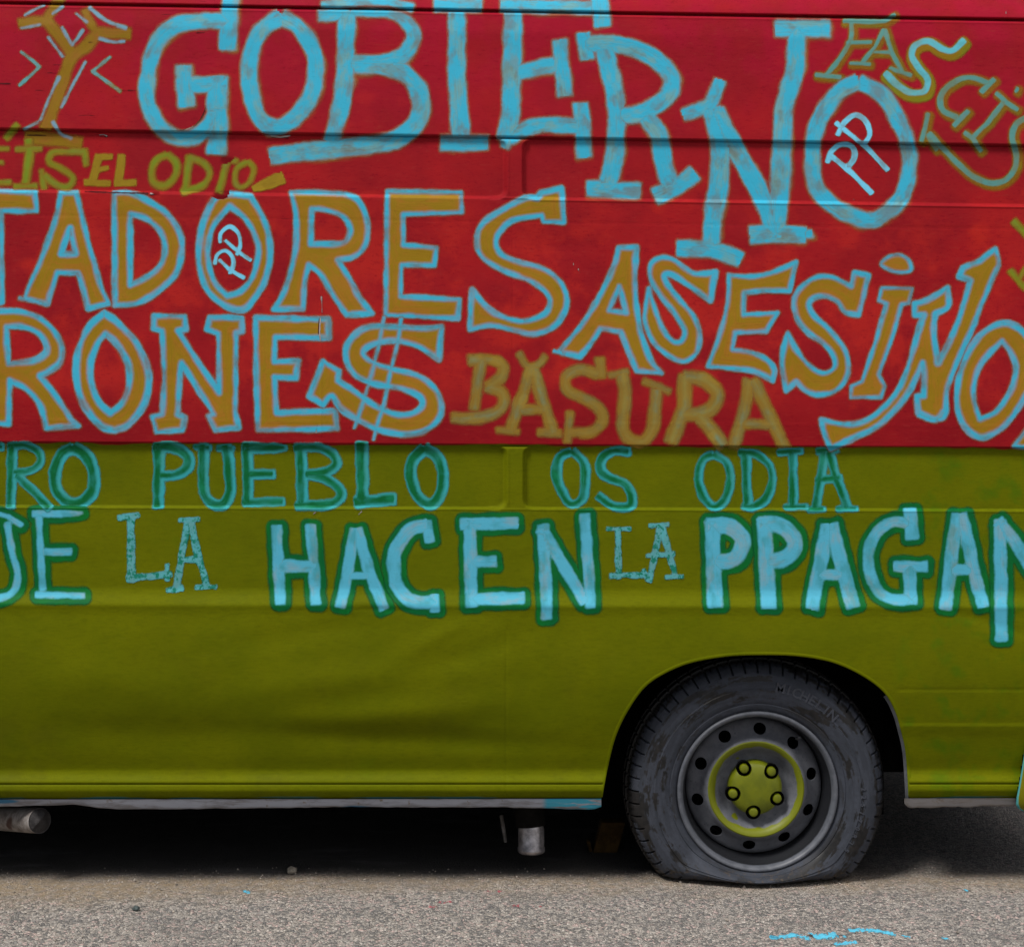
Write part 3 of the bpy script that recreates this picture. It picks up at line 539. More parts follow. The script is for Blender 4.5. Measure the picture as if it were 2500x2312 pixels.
def build_letter(i, ch, tile, sty, items, van):
    ox, oy = TILE[tile]
    parts = []; allp = []
    for it in items:
        k = it[0]; w, path = it[1:].split('|'); w = float(w) * KT
        closed = k in 'FH'
        pl = cr_path(path, KT, ox, oy, closed)
        hw = np.where(pl[:, 2] > 0, pl[:, 2], w) / 2
        parts.append((k, w, pl, hw)); allp.append(pl[:, :2] + 0)
    ap = np.vstack(allp); mg = max(p[3].max() for p in parts) + 26
    x0, x1 = ap[:, 0].min() - mg, ap[:, 0].max() + mg
    y0, y1 = ap[:, 1].min() - mg, ap[:, 1].max() + mg
    c0, c1 = np.searchsorted(COLS, [x0, x1]); c0 = max(c0, np.searchsorted(COLS, -36)); c1 = min(c1, np.searchsorted(COLS, 2536))
    r0, r1 = np.searchsorted(ROWS, [y0 - 44, y1 + 4]); r1 = min(r1, len(ROWS))
    X = GX[r0:r1, c0:c1]; Y = GPY[r0:r1, c0:c1]
    big = 60.0
    d1 = np.full(X.shape, big); d2 = np.full(X.shape, big); U = np.zeros(X.shape); W = np.zeros(X.shape); best = np.full(X.shape, 1e9)
    def note(d, u, w, off):
        nonlocal U, W, best
        m = d < best; best = np.where(m, d, best); U = np.where(m, u + off, U); W = np.where(m, w, W)
    fill = None
    for q, (k, w, pl, hw) in enumerate(parts):
        if k in 'FH':
            d, u, a = seg_dist(X, Y, pl, hw, False)
            wob = (vnoise(X / 40 + i * 3, Y / 40 + 9, 11) - .5) * 3.4
            d2 = np.minimum(d2, d + wob); note(d, u, a, q * 300)
            e = np.abs(seg_dist(X, Y, pl, hw * 0, False)[0]); ins = inside(X, Y, pl)
            sdp = np.where(ins, -e, e)
            if k == 'F': fill = sdp if fill is None else np.minimum(fill, sdp)
            else: fill = np.maximum(fill, -sdp)
        else:
            sp = STY.get(sty)
            wob = (vnoise(X / 34 + i * 3, Y / 34 + 9, 12) - .5) * min(5.0, w * .11)
            if k in 'AB' or sp is None:
                d, u, a = seg_dist(X, Y, pl, hw); d = d + wob
                note(d, u, a, q * 300)
                if k == 'A': d1 = np.minimum(d1, d)
                else: d2 = np.minimum(d2, d)
                continue
            (g1, ax, ay), s2 = sp
            d, u, a = seg_dist(X, Y, pl, hw); note(d, u, a, q * 300)
            dd = seg_dist(X - ax, Y - ay, pl, hw)[0] if (ax or ay) else d
            d1 = np.minimum(d1, dd - g1 + wob)
            if s2:
                g2, bx, by = s2
                if g2 == 'core': g2 = -w * .19
                dd = seg_dist(X - bx, Y - by, pl, hw)[0] if (bx or by) else d
                d2 = np.minimum(d2, dd - g2 + wob)
    if fill is not None: d1 = np.minimum(d1, fill + 2)
    d1 = np.clip(d1, -60, 60); d2 = np.clip(d2, -60, 60)
    near = np.minimum(d1, d2) < 13
    cell = near[:-1, :-1] | near[1:, :-1] | near[:-1, 1:] | near[1:, 1:]
    ri, ci = np.nonzero(cell)
    if len(ri) == 0: return None
    lift = .0005 + .00016 * (i % 6)
    V = (GW[r0:r1, c0:c1] + GN[r0:r1, c0:c1] * lift).reshape(-1, 3)
    nc = X.shape[1]
    F = np.stack([ri * nc + ci, ri * nc + ci + 1, (ri + 1) * nc + ci + 1, (ri + 1) * nc + ci], -1)
    used, inv = np.unique(F, return_inverse=True); F = inv.reshape(F.shape)[:, ::-1]
    at = {'d1': d1.ravel()[used], 'd2': d2.ravel()[used], 'u': U.ravel()[used], 'w': W.ravel()[used], 'seed': np.full(len(used), i * 7.3)}
    o = mesh_obj('painted_letter', V[used], np.ascontiguousarray(F), MATS[sty], van, True, at)
    if ch.isalpha(): o['label'] = COLNAME[sty] + ' painted letter ' + ch
    else:
        o.name = 'painted_mark'
        if ch == '~': o.name = 'paint_crack_or_seam_glint'; o['label'] = 'lifted crack in the paint or painted seam highlight'; return o
        o['label'] = COLNAME[sty] + ' painted mark'
    return o

# ------------------------------------------------------------------ materials of the rest
M_BODY = body_paint()
def olive_mat():
    t = NT('olive_paint'); o = t.tc.outputs['Object']
    c = t.mix(t.step(t.noise(o, 6, 3), .35, .65), OLIVE, (.128, .144, .0001))
    return t.bsdf(c, .68, 0, t.bump(t.noise(o, 160, 2), .15, .001), .06)
M_OLIVE = olive_mat()
M_BLACK = plain('matt_black', (.006, .006, .006), .95, 0, .05, .3)
M_UNDER = plain('dirty_underbody', (.012, .011, .010), .95, 0, .05, .4)
def flange_mat():
    t = NT('chalky_grey_sill_paint'); o = t.tc.outputs['Object']
    n = t.noise(t.scaled(o, 9, 9, 60), 1, 4, .7); m = t.noise(t.scaled(o, 4, 4, 30), 1, 2)
    c = t.mix(t.step(n, .42, .66), (.27, .285, .33), (.16, .155, .165))
    c = t.mix(t.step(t.noise(o, 40, 4, .7), .60, .72), c, (.16, .12, .09))
    xs = t.sep(o)[0]
    cy = t.math('MULTIPLY', t.step(xs, .08, .10), t.step(xs, .245, .25, 1, 0))
    cy = t.math('MULTIPLY', cy, t.step(t.noise(t.scaled(o, 14, 14, 90), 1, 2), .36, .46))
    c = t.mix(cy, c, (.04, .27, .38))
    c = t.mix(t.step(t.noise(t.scaled(o, 3.1, 3, 20), 1, 2), .66, .70), c, (.03, .12, .22))
    c = t.mix(t.step(xs, .95, 1.0, 0, .6), c, (.20, .17, .14))
    return t.bsdf(c, .7, 0, t.bump(n, .4, .002), .3)
M_FLANGE = flange_mat()
M_LIP = plain('grey_inner_lip', (.085, .09, .10), .8, 0, .2, .3)

van = empty('graffiti_van', 'old red and olive van covered in painted words, standing on a flat tyre', 'van', (0, 1.0, 0))
van.matrix_world = Matrix.Translation((0, 0, 0))

# wheel arch outline (photo px)
ARCH = cr_path('~1465,1985 1472,1937 1487,1858 1506,1790 1536,1730 1574,1678 1619,1646 1683,1619 1769,1603 1848,1599 1938,1601 2013,1612 2069,1631 2126,1663 2163,1696 2186,1738 2200,1785 2210,1830 2215,1887 2220,1990')
ARCHP = np.vstack([ARCH, [[2220, 2300, 0], [1440, 2300, 0]], ARCH[:1]])
# rear gap beside the bumper: keep the side left of this slanted line
def rear_cut(px, py): return (px > 2484 - (py - 1948) * .155 - 0.0) & (py > 1690)

def grid_faces(r0, r1, c0, c1, drop=None):
    rr, cc = np.meshgrid(np.arange(r0, r1 - 1), np.arange(c0, c1 - 1), indexing='ij')
    n = len(COLS)
    F = np.stack([rr * n + cc, (rr + 1) * n + cc, (rr + 1) * n + cc + 1, rr * n + cc + 1], -1).reshape(-1, 4)
    if drop is not None:
        F = F[~drop.ravel()[F].any(1)]
    return F
def side_panel(name, r0, r1, label, drop=None):
    F = grid_faces(r0, r1, 0, len(COLS), drop)
    used, inv = np.unique(F, return_inverse=True)
    o = mesh_obj(name, GW.reshape(-1, 3)[used], np.ascontiguousarray(inv.reshape(F.shape)), M_BODY, van, True,
                 {'v': GV.ravel()[used], 'px': GX.ravel()[used]})
    o['label'] = label
    return o
rs = int(np.searchsorted(ROWS, 1076)); rs2 = int(np.searchsorted(ROWS, 1440))
ins = inside(GX, GPY, ARCHP)
e = np.full(GX.shape, 99.); sub = (GX > 1430) & (GX < 2260) & (GPY > 1560)
e[sub] = np.abs(seg_dist(GX[sub], GPY[sub], ARCH, ARCH[:, 2] * 0, False)[0])
drop = ins | (e < 1.5) | rear_cut(GX, GPY)
side_panel('upper_side_panel', 0, rs + 1, 'red painted upper side with drip grooves')
side_panel('belt_panel', rs, rs2 + 1, 'olive belt with sunk fields')
side_panel('lower_side_panel', rs2, len(ROWS), 'dented olive lower side', drop)

def v_of(px, py):
    v = np.array(py, float)
    for _ in range(4): v = py - slope(v) * px / 2500
    return v
def sweep(name, path, prof, mat, label=None, parent=None):
    """path: array (x,y) photo px on the side; prof: list of (offset px towards outside of arch, depth offset)"""
    pl = path[:, :2]; t = np.gradient(pl, axis=0); t /= np.linalg.norm(t, axis=1, keepdims=True)
    nrm = np.stack([t[:, 1], -t[:, 0]], 1)
    V = []
    for off, dy in prof:
        q = pl + nrm * off
        dep = depth(q[:, 0], np.minimum(v_of(q[:, 0], q[:, 1]), 1950)) + dy
        x, _, z = P(q[:, 0], q[:, 1], dep); V.append(np.stack([x, dep, z], 1))
    V = np.array(V); m, n = V.shape[:2]
    a, b = np.meshgrid(np.arange(m - 1), np.arange(n - 1), indexing='ij')
    F = np.stack([a * n + b, a * n + b + 1, (a + 1) * n + b + 1, (a + 1) * n + b], -1).reshape(-1, 4)
    o = mesh_obj(name, V.reshape(-1, 3), F, mat, parent or van)
    if label: o['label'] = label
    return o
arch_d = ARCH[(ARCH[:, 1] < 1990)]
up = arch_d[arch_d[:, 1] <= 1952]
sweep('wheel_arch_lip', up, [(9, .0012), (7, -.0004), (1.5, -.0004), (0, .0006), (-.4, .004), (.5, .03)], M_OLIVE, 'rolled olive edge of the wheel arch')
sweep('wheel_arch_liner', arch_d, [(4, .025), (10, .05), (16, .12), (22, .30), (24, .42)], M_BLACK)
rl = ARCH[(ARCH[:, 0] > 2160) & (ARCH[:, 1] < 1965)]
sweep('arch_inner_flange', rl, [(-.5, .003), (-5, .012), (-8, .014), (-8, .02)], M_LIP)
# thin cyan overspray line on the arch edge
# ------------------------------------------------------------------ sill flange under the side, uneven
def sill(x0, x1, bot, name):
    n = int((x1 - x0) / 8) + 2; xs = np.linspace(x0, x1, n); V = []
    for k, (dy, f) in enumerate(((.030, 0), (.032, .15), (.034, .85), (.037, 1.0), (.060, 1.02))):
        pyb = bot(xs); pyt = np.full(n, 1951.0) - xs * .0012
        py = pyt + (pyb - pyt) * f
        x, _, z = P(xs, py, dy); V.append(np.stack([x, np.full(n, dy), z], 1))
    V = np.array(V); m = len(V)
    a, b = np.meshgrid(np.arange(m - 1), np.arange(n - 1), indexing='ij')
    F = np.stack([a * n + b, (a + 1) * n + b, (a + 1) * n + b + 1, a * n + b + 1], -1).reshape(-1, 4)
    o = mesh_obj(name, V.reshape(-1, 3), F, M_FLANGE, van); return o
def bot_l(x):
    b = np.interp(x, [-1700, 0, 130, 180, 235, 300, 345, 700, 780, 812, 1100, 1235, 1380, 1450, 1468], [1969, 1968, 1966, 1963, 1971, 1975, 1975, 1971, 1970, 1969, 1970, 1970, 1974, 1975, 1968])
    return b + (vnoise(x / 22 + 50, x * 0, 21) - .5) * 2.0
o = sill(-1700, 1468, bot_l, 'sill_flange'); o['label'] = 'chipped pale grey flange under the sill'
o = sill(2208, 2480, lambda x: np.interp(x, [2208, 2220, 2300, 2480], [1962, 1972, 1970, 1966]) + (vnoise(x / 9 + 5, x * 0, 22) - .5) * 3, 'sill_flange')
o['label'] = 'rusty grey brown flange behind the rear wheel'

# ------------------------------------------------------------------ shell: roof, far side, ends, floor
W_VAN = 2.0
def strip(name, A, B, mat, label=None):
    A = np.asarray(A); B = np.asarray(B); n = len(A)
    V = np.vstack([A, B]); F = np.stack([np.arange(n - 1), np.arange(1, n), np.arange(n + 1, 2 * n), np.arange(n, 2 * n - 1)], -1)
    o = mesh_obj(name, V, F, mat, van)
    if label: o['label'] = label
    return o
M_RED = plain('red_paint', (.30, .008, .012), .65, 0, .3, .25, 5)
M_GLASS = plain('dark_window_glass', (.02, .022, .025), .08, 0, .6, .1)
XL = P(-1700, 0, 0)[0]; XR = GW[:, -1, 0].min()
top = GW[0]
mid = top.copy(); mid[:, 1] = .55; mid[:, 2] = top[:, 2] + .07 * (1 - np.clip((COLS - 2425) / 260, 0, 1))
far = top.copy(); far[:, 1] = W_VAN - .2
far2 = top.copy(); far2[:, 1] = W_VAN; far2[:, 2] = top[:, 2] - .2
bot = far2.copy(); bot[:, 2] = .24
roofV = np.vstack([top, mid, mid * [1, 0, 1] + [0, 1.45, 0], far, far2]); n = len(COLS)
F = np.vstack([np.stack([k * n + np.arange(n - 1), k * n + np.arange(1, n), (k + 1) * n + np.arange(1, n), (k + 1) * n + np.arange(n - 1)], -1) for k in range(4)])
mesh_obj('roof', roofV, F, M_RED, van)['label'] = 'red painted roof'
strip('far_side_panel', far2, bot, M_OLIVE, 'plain far side')
def box_bm(bm, x0, x1, y0, y1, z0, z1, bev=0.0):
    vs = [bm.verts.new((x, y, z)) for x in (x0, x1) for y in (y0, y1) for z in (z0, z1)]
    fs = [(0, 1, 3, 2), (4, 6, 7, 5), (0, 4, 5, 1), (2, 3, 7, 6), (0, 2, 6, 4), (1, 5, 7, 3)]
    new = [bm.faces.new([vs[i] for i in f]) for f in fs]
    if bev:
        ed = list({e for f in new for e in f.edges})
        bmesh.ops.bevel(bm, geom=ed, offset=bev, segments=3, affect='EDGES', profile=.6)
def box(name, x0, x1, y0, y1, z0, z1, mat, parent, bev=0.0, label=None):
    bm = bmesh.new(); box_bm(bm, x0, x1, y0, y1, z0, z1, bev)
    o = bm_obj(name, bm, mat, parent, smooth=bev > 0)
    if label: o['label'] = label
    return o
xr = float(GW[len(ROWS) // 2, -1, 0])
# rear doors close the end
rear = GW[:, -1]; reb = rear.copy(); reb[:, 1] = W_VAN
strip('rear_door', rear, reb, M_OLIVE, 'olive rear doors')
# floor pan and chassis
box('floor_pan', XL, xr, .46, W_VAN - .46, .335, .37, M_UNDER, van)
box('floor_side', XL, P(1440, 0, 0)[0], .12, .459, .335, .37, M_UNDER, van)
box('floor_side', P(2240, 0, 0)[0], xr, .12, .459, .335, .37, M_UNDER, van)
box('cross_member', -.35, -.27, .35, 1.6, .20, .333, M_UNDER, van, .008)
box('silencer', -1.0, -.45, .60, .85, .17, .32, M_UNDER, van, .05)
box('inner_sill', XL, P(1440, 0, 0)[0], .06, .12, .225, .42, M_UNDER, van, label='dark inner sill')
box('chassis_rail', XL, xr, .46, .55, .215, .34, M_UNDER, van, .01)
box('chassis_rail', XL, xr, 1.45, 1.54, .215, .34, M_UNDER, van, .01)
box('far_sill', XL, xr, W_VAN - .12, W_VAN - .02, .10, .42, M_UNDER, van, label='dark far sill and mud guard')
box('wheel_well_wall', P(1440, 0, 0)[0], P(2240, 0, 0)[0], .42, .46, .10, .80, M_BLACK, van)
# cab and nose, beyond the left edge of the photograph
def cab():
    prof = [(XL + .02, .30), (XL - 1.55, .30), (XL - 1.72, .45), (XL - 1.72, .95), (XL - 1.25, 1.25), (XL - .55, 2.1), (XL + .02, 2.33)]
    bm = bmesh.new(); a = [bm.verts.new((x, .02, z)) for x, z in prof]; b = [bm.verts.new((x, W_VAN - .02, z)) for x, z in prof]
    bm.faces.new(a); bm.faces.new(b[::-1])
    for k in range(len(prof)): bm.faces.new([a[k], a[(k + 1) % 7], b[(k + 1) % 7], b[k]])
    bmesh.ops.bevel(bm, geom=list(bm.edges), offset=.03, segments=3, affect='EDGES')
    bm_obj('cab', bm, M_OLIVE, van, False)['label'] = 'olive cab with sloping nose'
    V = [(XL - 1.20, .12, 1.30), (XL - 1.20, W_VAN - .12, 1.30), (XL - .62, W_VAN - .18, 2.02), (XL - .62, .18, 2.02)]
    V = [(x - .03, y, z + .02) for x, y, z in V]
    mesh_obj('windscreen', V, [(0, 1, 2, 3)], M_GLASS, van, False)
    V = [(XL - 1.0, .010, 1.25), (XL - .12, .010, 1.25), (XL - .12, .010, 1.85), (XL - .62, .010, 1.85)]
    mesh_obj('side_window', V, [(0, 1, 2, 3)], M_GLASS, van, False)
cab()

# rear bumper corner, right edge of the photograph, beyond a black gap
def bumper():
    V = []; rows = [(1700, 2528, .030), (1780, 2512, .012), (1840, 2500.5, .008), (1880, 2494, .006), (1920, 2487, .006), (1945, 2482, .008), (1962, 2480, .012), (1972, 2484, .018), (1979, 2494, .028), (1981, 2510, .045)]
    cols = [(0, .016), (.6, .004), (4, -.004), (9, -.008), (40, -.010), (120, .0), (165, .05), (180, .16)]
    for py, xe, d in rows:
        for off, dd in cols:
            px = xe + off if off < 40 else 2490 + off + (0 if py < 1960 else 0)
            x, y, z = P(px, py, d + dd); V.append((x, d + dd, z))
    m, n = len(rows), len(cols)
    F = [(a * n + b, (a + 1) * n + b, (a + 1) * n + b + 1, a * n + b + 1) for a in range(m - 1) for b in range(n - 1)]
    t = NT('olive_paint_with_cyan_edge'); o_ = t.tc.outputs['Object']
    ex = t.attr('edge')
    c = t.mix(t.step(t.math('ADD', ex, t.math('MULTIPLY', t.noise(o_, 30, 2), 5.0)), 5.5, 8.0, 1, 0), (.16, .15, .001), (.08, .36, .38))
    mt = t.bsdf(c, .55, 0, None, .2)
    ed = []
    for py, xe, d in rows:
        for off, dd in cols: ed.append(off + max(0, (1905 - py) * .03) - max(0, py - 1935) * .05)
    me = mesh_obj('rear_bumper_corner', np.array(V, float), np.array(F), mt, van, True, {'edge': np.array(ed)})
    me['label'] = 'olive bumper corner with a cyan edge'
    box('bumper_gap_backing', P(2476, 0, 0)[0] + .0, P(2560, 0, 0)[0], .04, .06, .23, .62, M_BLACK, van)
bumper()

# ------------------------------------------------------------------ wheel
def lathe(name, prof, mat, parent, seg=120, closed=False, warp=None, attrs=False):
    """prof: (radius m, y m); axis along y at the origin"""
    n = len(prof); th = np.linspace(0, 2 * np.pi, seg, endpoint=False)
    r = np.array([p[0] for p in prof]); y = np.array([p[1] for p in prof])
    T, Rr = np.meshgrid(th, r, indexing='ij'); Y = np.broadcast_to(y, T.shape)
    if warp: Rr, Y, T = warp(Rr, Y, T)
    V = np.stack([Rr * np.cos(T), Y, Rr * np.sin(T)], -1).reshape(-1, 3)
    a, b = np.meshgrid(np.arange(seg), np.arange(n if closed else n - 1), indexing='ij')
    b2 = (b + 1) % n; a2 = (a + 1) % seg
    F = np.stack([a * n + b, a2 * n + b, a2 * n + b2, a * n + b2], -1).reshape(-1, 4)
    return mesh_obj(name, V, F, mat, parent)

def barrel_mat():
    t = NT('grey_steel_with_painted_recess_shade'); o = t.tc.outputs['Object']; s = t.sep(o)
    n = t.noise(o, 38, 3, .6)
    g = t.mix(t.step(n, .3, .7), (.075, .082, .100), (.110, .118, .140))
    g = t.mix(t.step(t.math('ADD', s[1], t.math('MULTIPLY', t.math('SUBTRACT', n, .5), .01)), .008, .016), g, (.012, .013, .016))  # recess shade behind the flange, put into the colour
    return t.bsdf(g, .45, 0, t.bump(n, .15, .0015), .4)
def tyre_mat():
    t = NT('tyre_rubber_with_worn_grey_paint'); o = t.tc.outputs['Object']; s = t.sep(o)
    rub = t.mix(t.step(t.noise(o, 60, 4), .3, .7), (.010, .010, .010), (.022, .020, .019))
    ang = t.math('ARCTAN2', s[2], s[0]); rad = t.math('SQRT', t.math('ADD', t.math('MULTIPLY', s[0], s[0]), t.math('MULTIPLY', s[2], s[2])))
    pol = t.vec(t.math('MULTIPLY', ang, 1.5), t.math('MULTIPLY', rad, 26.0), 0.0)
    n1 = t.noise(pol, 2.2, 4, .6); n2 = t.noise(o, 90, 3, .6)
    pol2 = t.vec(t.math('MULTIPLY', ang, 1.15), t.math('MULTIPLY', rad, 19.0), 2.0)
    n3 = t.noise(pol2, 1.6, 4, .65)
    grey = t.mix(t.step(n1, .35, .65), (.033, .038, .050), (.047, .053, .070))
    grey = t.mix(t.step(n2, .4, .7, 0, .4), grey, (.030, .033, .043))
    edge = t.math('ADD', s[1], t.math('MULTIPLY', t.math('SUBTRACT', n3, .5), .012))
    cover = t.step(edge, .030, .036, 1, 0)
    worn = t.math('MULTIPLY', t.step(t.math('ADD', n3, t.math('MULTIPLY', t.math('SUBTRACT', n2, .5), .18)), .50, .56, 1, .06), t.step(rad, .19, .215, .6, 1))
    inner = t.step(rad, .255, .225, 0, 1)
    worn = t.math('MAXIMUM', worn, t.math('MULTIPLY', inner, .75))
    cover = t.math('MULTIPLY', cover, worn)
    c = t.mix(cover, rub, grey)
    dirt = t.math('MULTIPLY', t.step(s[2], -.19, -.245, 0, 1), t.step(n2, .5, .75, 0, .8))
    c = t.mix(dirt, c, (.12, .09, .065))
    return t.bsdf(c, t.step(cover, 0, 1, .42, .75), 0, t.bump(t.math('ADD', n2, t.math('MULTIPLY', n1, .8)), .35, .0015), .25)
def rim_mat(name, ring):
    t = NT(name); o = t.tc.outputs['Object']; s = t.sep(o)
    rad = t.math('SQRT', t.math('ADD', t.math('MULTIPLY', s[0], s[0]), t.math('MULTIPLY', s[2], s[2])))
    n = t.noise(o, 38, 3, .6); n2 = t.noise(o, 14, 2, .5)
    g = t.mix(t.step(n, .3, .7), (.105, .112, .130), (.150, .157, .180))
    g = t.mix(t.step(t.noise(o, 120, 2), .62, .72, 0, .5), g, (.04, .04, .045))
    if ring:
        rr = t.math('ADD', rad, t.math('MULTIPLY', t.math('SUBTRACT', n2, .5), .022))
        rr = t.math('ADD', rr, t.math('MULTIPLY', t.math('SUBTRACT', n, .5), .008))
        m = t.math('MULTIPLY', t.step(rr, .114, .1165), t.step(t.math('ADD', rad, t.math('MULTIPLY', t.math('SUBTRACT', n, .5), .004)), .1335, .1355, 1, 0))
        spots = t.math('MULTIPLY', t.step(t.noise(o, 30, 1), .70, .72), t.step(rad, .08, .085))
        spots = t.math('MULTIPLY', spots, t.step(rad, .13, .135, 1, 0))
        g = t.mix(t.math('MAXIMUM', m, spots), g, (.145, .165, .001))
    return t.bsdf(g, .5, 0, t.bump(n, .15, .0015), .35)
M_BARREL = barrel_mat(); M_TYRE = tyre_mat(); M_RIM = rim_mat('grey_painted_steel', False); M_DISC = rim_mat('grey_wheel_disc_with_lime_ring', True)
def lime():
    t = NT('lime_hub_paint'); o = t.tc.outputs['Object']
    c = t.mix(t.step(t.noise(o, 22, 3), .4, .65), (.145, .165, .001), (.11, .13, .001))
    return t.bsdf(c, .42, 0, t.bump(t.noise(o, 60, 2), .2, .001), .45)
M_LIME = lime()

WY = .062
q = S * (D + WY - .01) / D
GZ = P(1850, 1933, WY)[2]
def tyre_profile():
    # sidewall from the bead out over the bulge to the shoulder, across the tread and back
    pr = [(196, .010), (199, .004), (206, .000), (214, -.002), (216, -.0005), (219, -.003), (232, -.008), (246, -.010), (252, -.0115), (254, -.0095), (258, -.0095), (262, -.011), (272, -.008), (276, -.0075),
          (284, -.004), (290, -.001), (296, .004), (303, .010), (308, .018), (311, .027), (312, .032), (316, .040), (318, .046), (312, .048), (312, .058), (321, .060), (323, .085), (317, .087), (317, .097), (324, .099), (324, .124), (318, .126), (318, .136), (321, .138),
          (317, .158), (310, .170), (296, .180), (270, .192), (240, .195), (205, .185), (196, .180)]
    return [(r * q, y) for r, y in pr]
SEG = 600
def tyre_warp(Rr, Y, T):
    k = np.arange(SEG)[:, None]
    j = np.arange(Rr.shape[1])[None, :]
    blk = k % 10
    gr = (blk == 0)
    sh = (j >= 16) & (j <= 22)
    Rr = Rr - np.where(gr & sh, .0075, 0)
    Y = Y + np.where(gr & sh & (j <= 18), .0045, 0)
    # short sipes between the blocks
    Rr = Rr - np.where((blk == 5) & (j >= 19) & (j <= 22), .003, 0)
    sp = (j > 23) & (j < 34); Rr = Rr - np.where((blk == 0) & sp, .006, 0)
    # flat: the tyre is squashed down to the ground
    rim = 200 * q
    ang = T + np.pi / 2
    c = np.cos(((ang + np.pi) % (2 * np.pi)) - np.pi)
    G = GZ
    lim = np.where(c > .05, G / np.maximum(c, .05), 9.)
    full = 316 * q
    a = full; b_ = lim
    hsm = .030; hh = np.clip(.5 + .5 * (b_ - a) / hsm, 0, 1); Rmax = b_ * (1 - hh) + a * hh - hsm * hh * (1 - hh)
    Rmax = np.maximum(Rmax, rim + .02)
    f = (Rmax - rim) / (full - rim)
    out = Rr > rim
    Rn = np.where(out, rim + (Rr - rim) * f, Rr)
    t_ = np.clip((Rr - rim) / (full - rim), 0, 1)
    comp = 1 - f
    Y = Y - np.where(Y < .09, 1, -1) * .048 * comp * np.sin(np.pi * np.clip(t_ * .80 + .1, 0, 1)) ** 1.3
    # nothing under the ground
    Z = Rn * np.sin(T); Xx = Rn * np.cos(T)
    Z = np.maximum(Z, -GZ - .0004)
    return np.hypot(Xx, Z), Y, np.arctan2(Z, Xx)

def apply_bool(o, cutter):
    md = o.modifiers.new('b', 'BOOLEAN'); md.operation = 'DIFFERENCE'; md.solver = 'EXACT'; md.object = cutter
    bpy.context.view_layer.update()
    dg = bpy.context.evaluated_depsgraph_get()
    me = bpy.data.meshes.new_from_object(o.evaluated_get(dg)); o.modifiers.clear(); o.data = me
    bpy.data.objects.remove(cutter)

def cyl_bm(bm, x, z, r, y0, y1, seg=24, sx=1.0, rot=0.0):
    a = []; b = []
    for k in range(seg):
        t = 2 * math.pi * k / seg; dx, dz = r * sx * math.cos(t), r * math.sin(t)
        X = x + dx * math.cos(rot) - dz * math.sin(rot); Z = z + dx * math.sin(rot) + dz * math.cos(rot)
        a.append(bm.verts.new((X, y0, Z))); b.append(bm.verts.new((X, y1, Z)))
    bm.faces.new(a); bm.faces.new(b[::-1])
    for k in range(seg): bm.faces.new([a[k], b[k], b[(k + 1) % seg], a[(k + 1) % seg]])

def smooth_by_angle(o, ang=35):
    me = o.data; bm = bmesh.new(); bm.from_mesh(me)
    for f in bm.faces: f.smooth = True
    for e_ in bm.edges: e_.smooth = not (len(e_.link_faces) == 2 and e_.calc_face_angle(0) > R(ang))
    bm.to_mesh(me); bm.free()

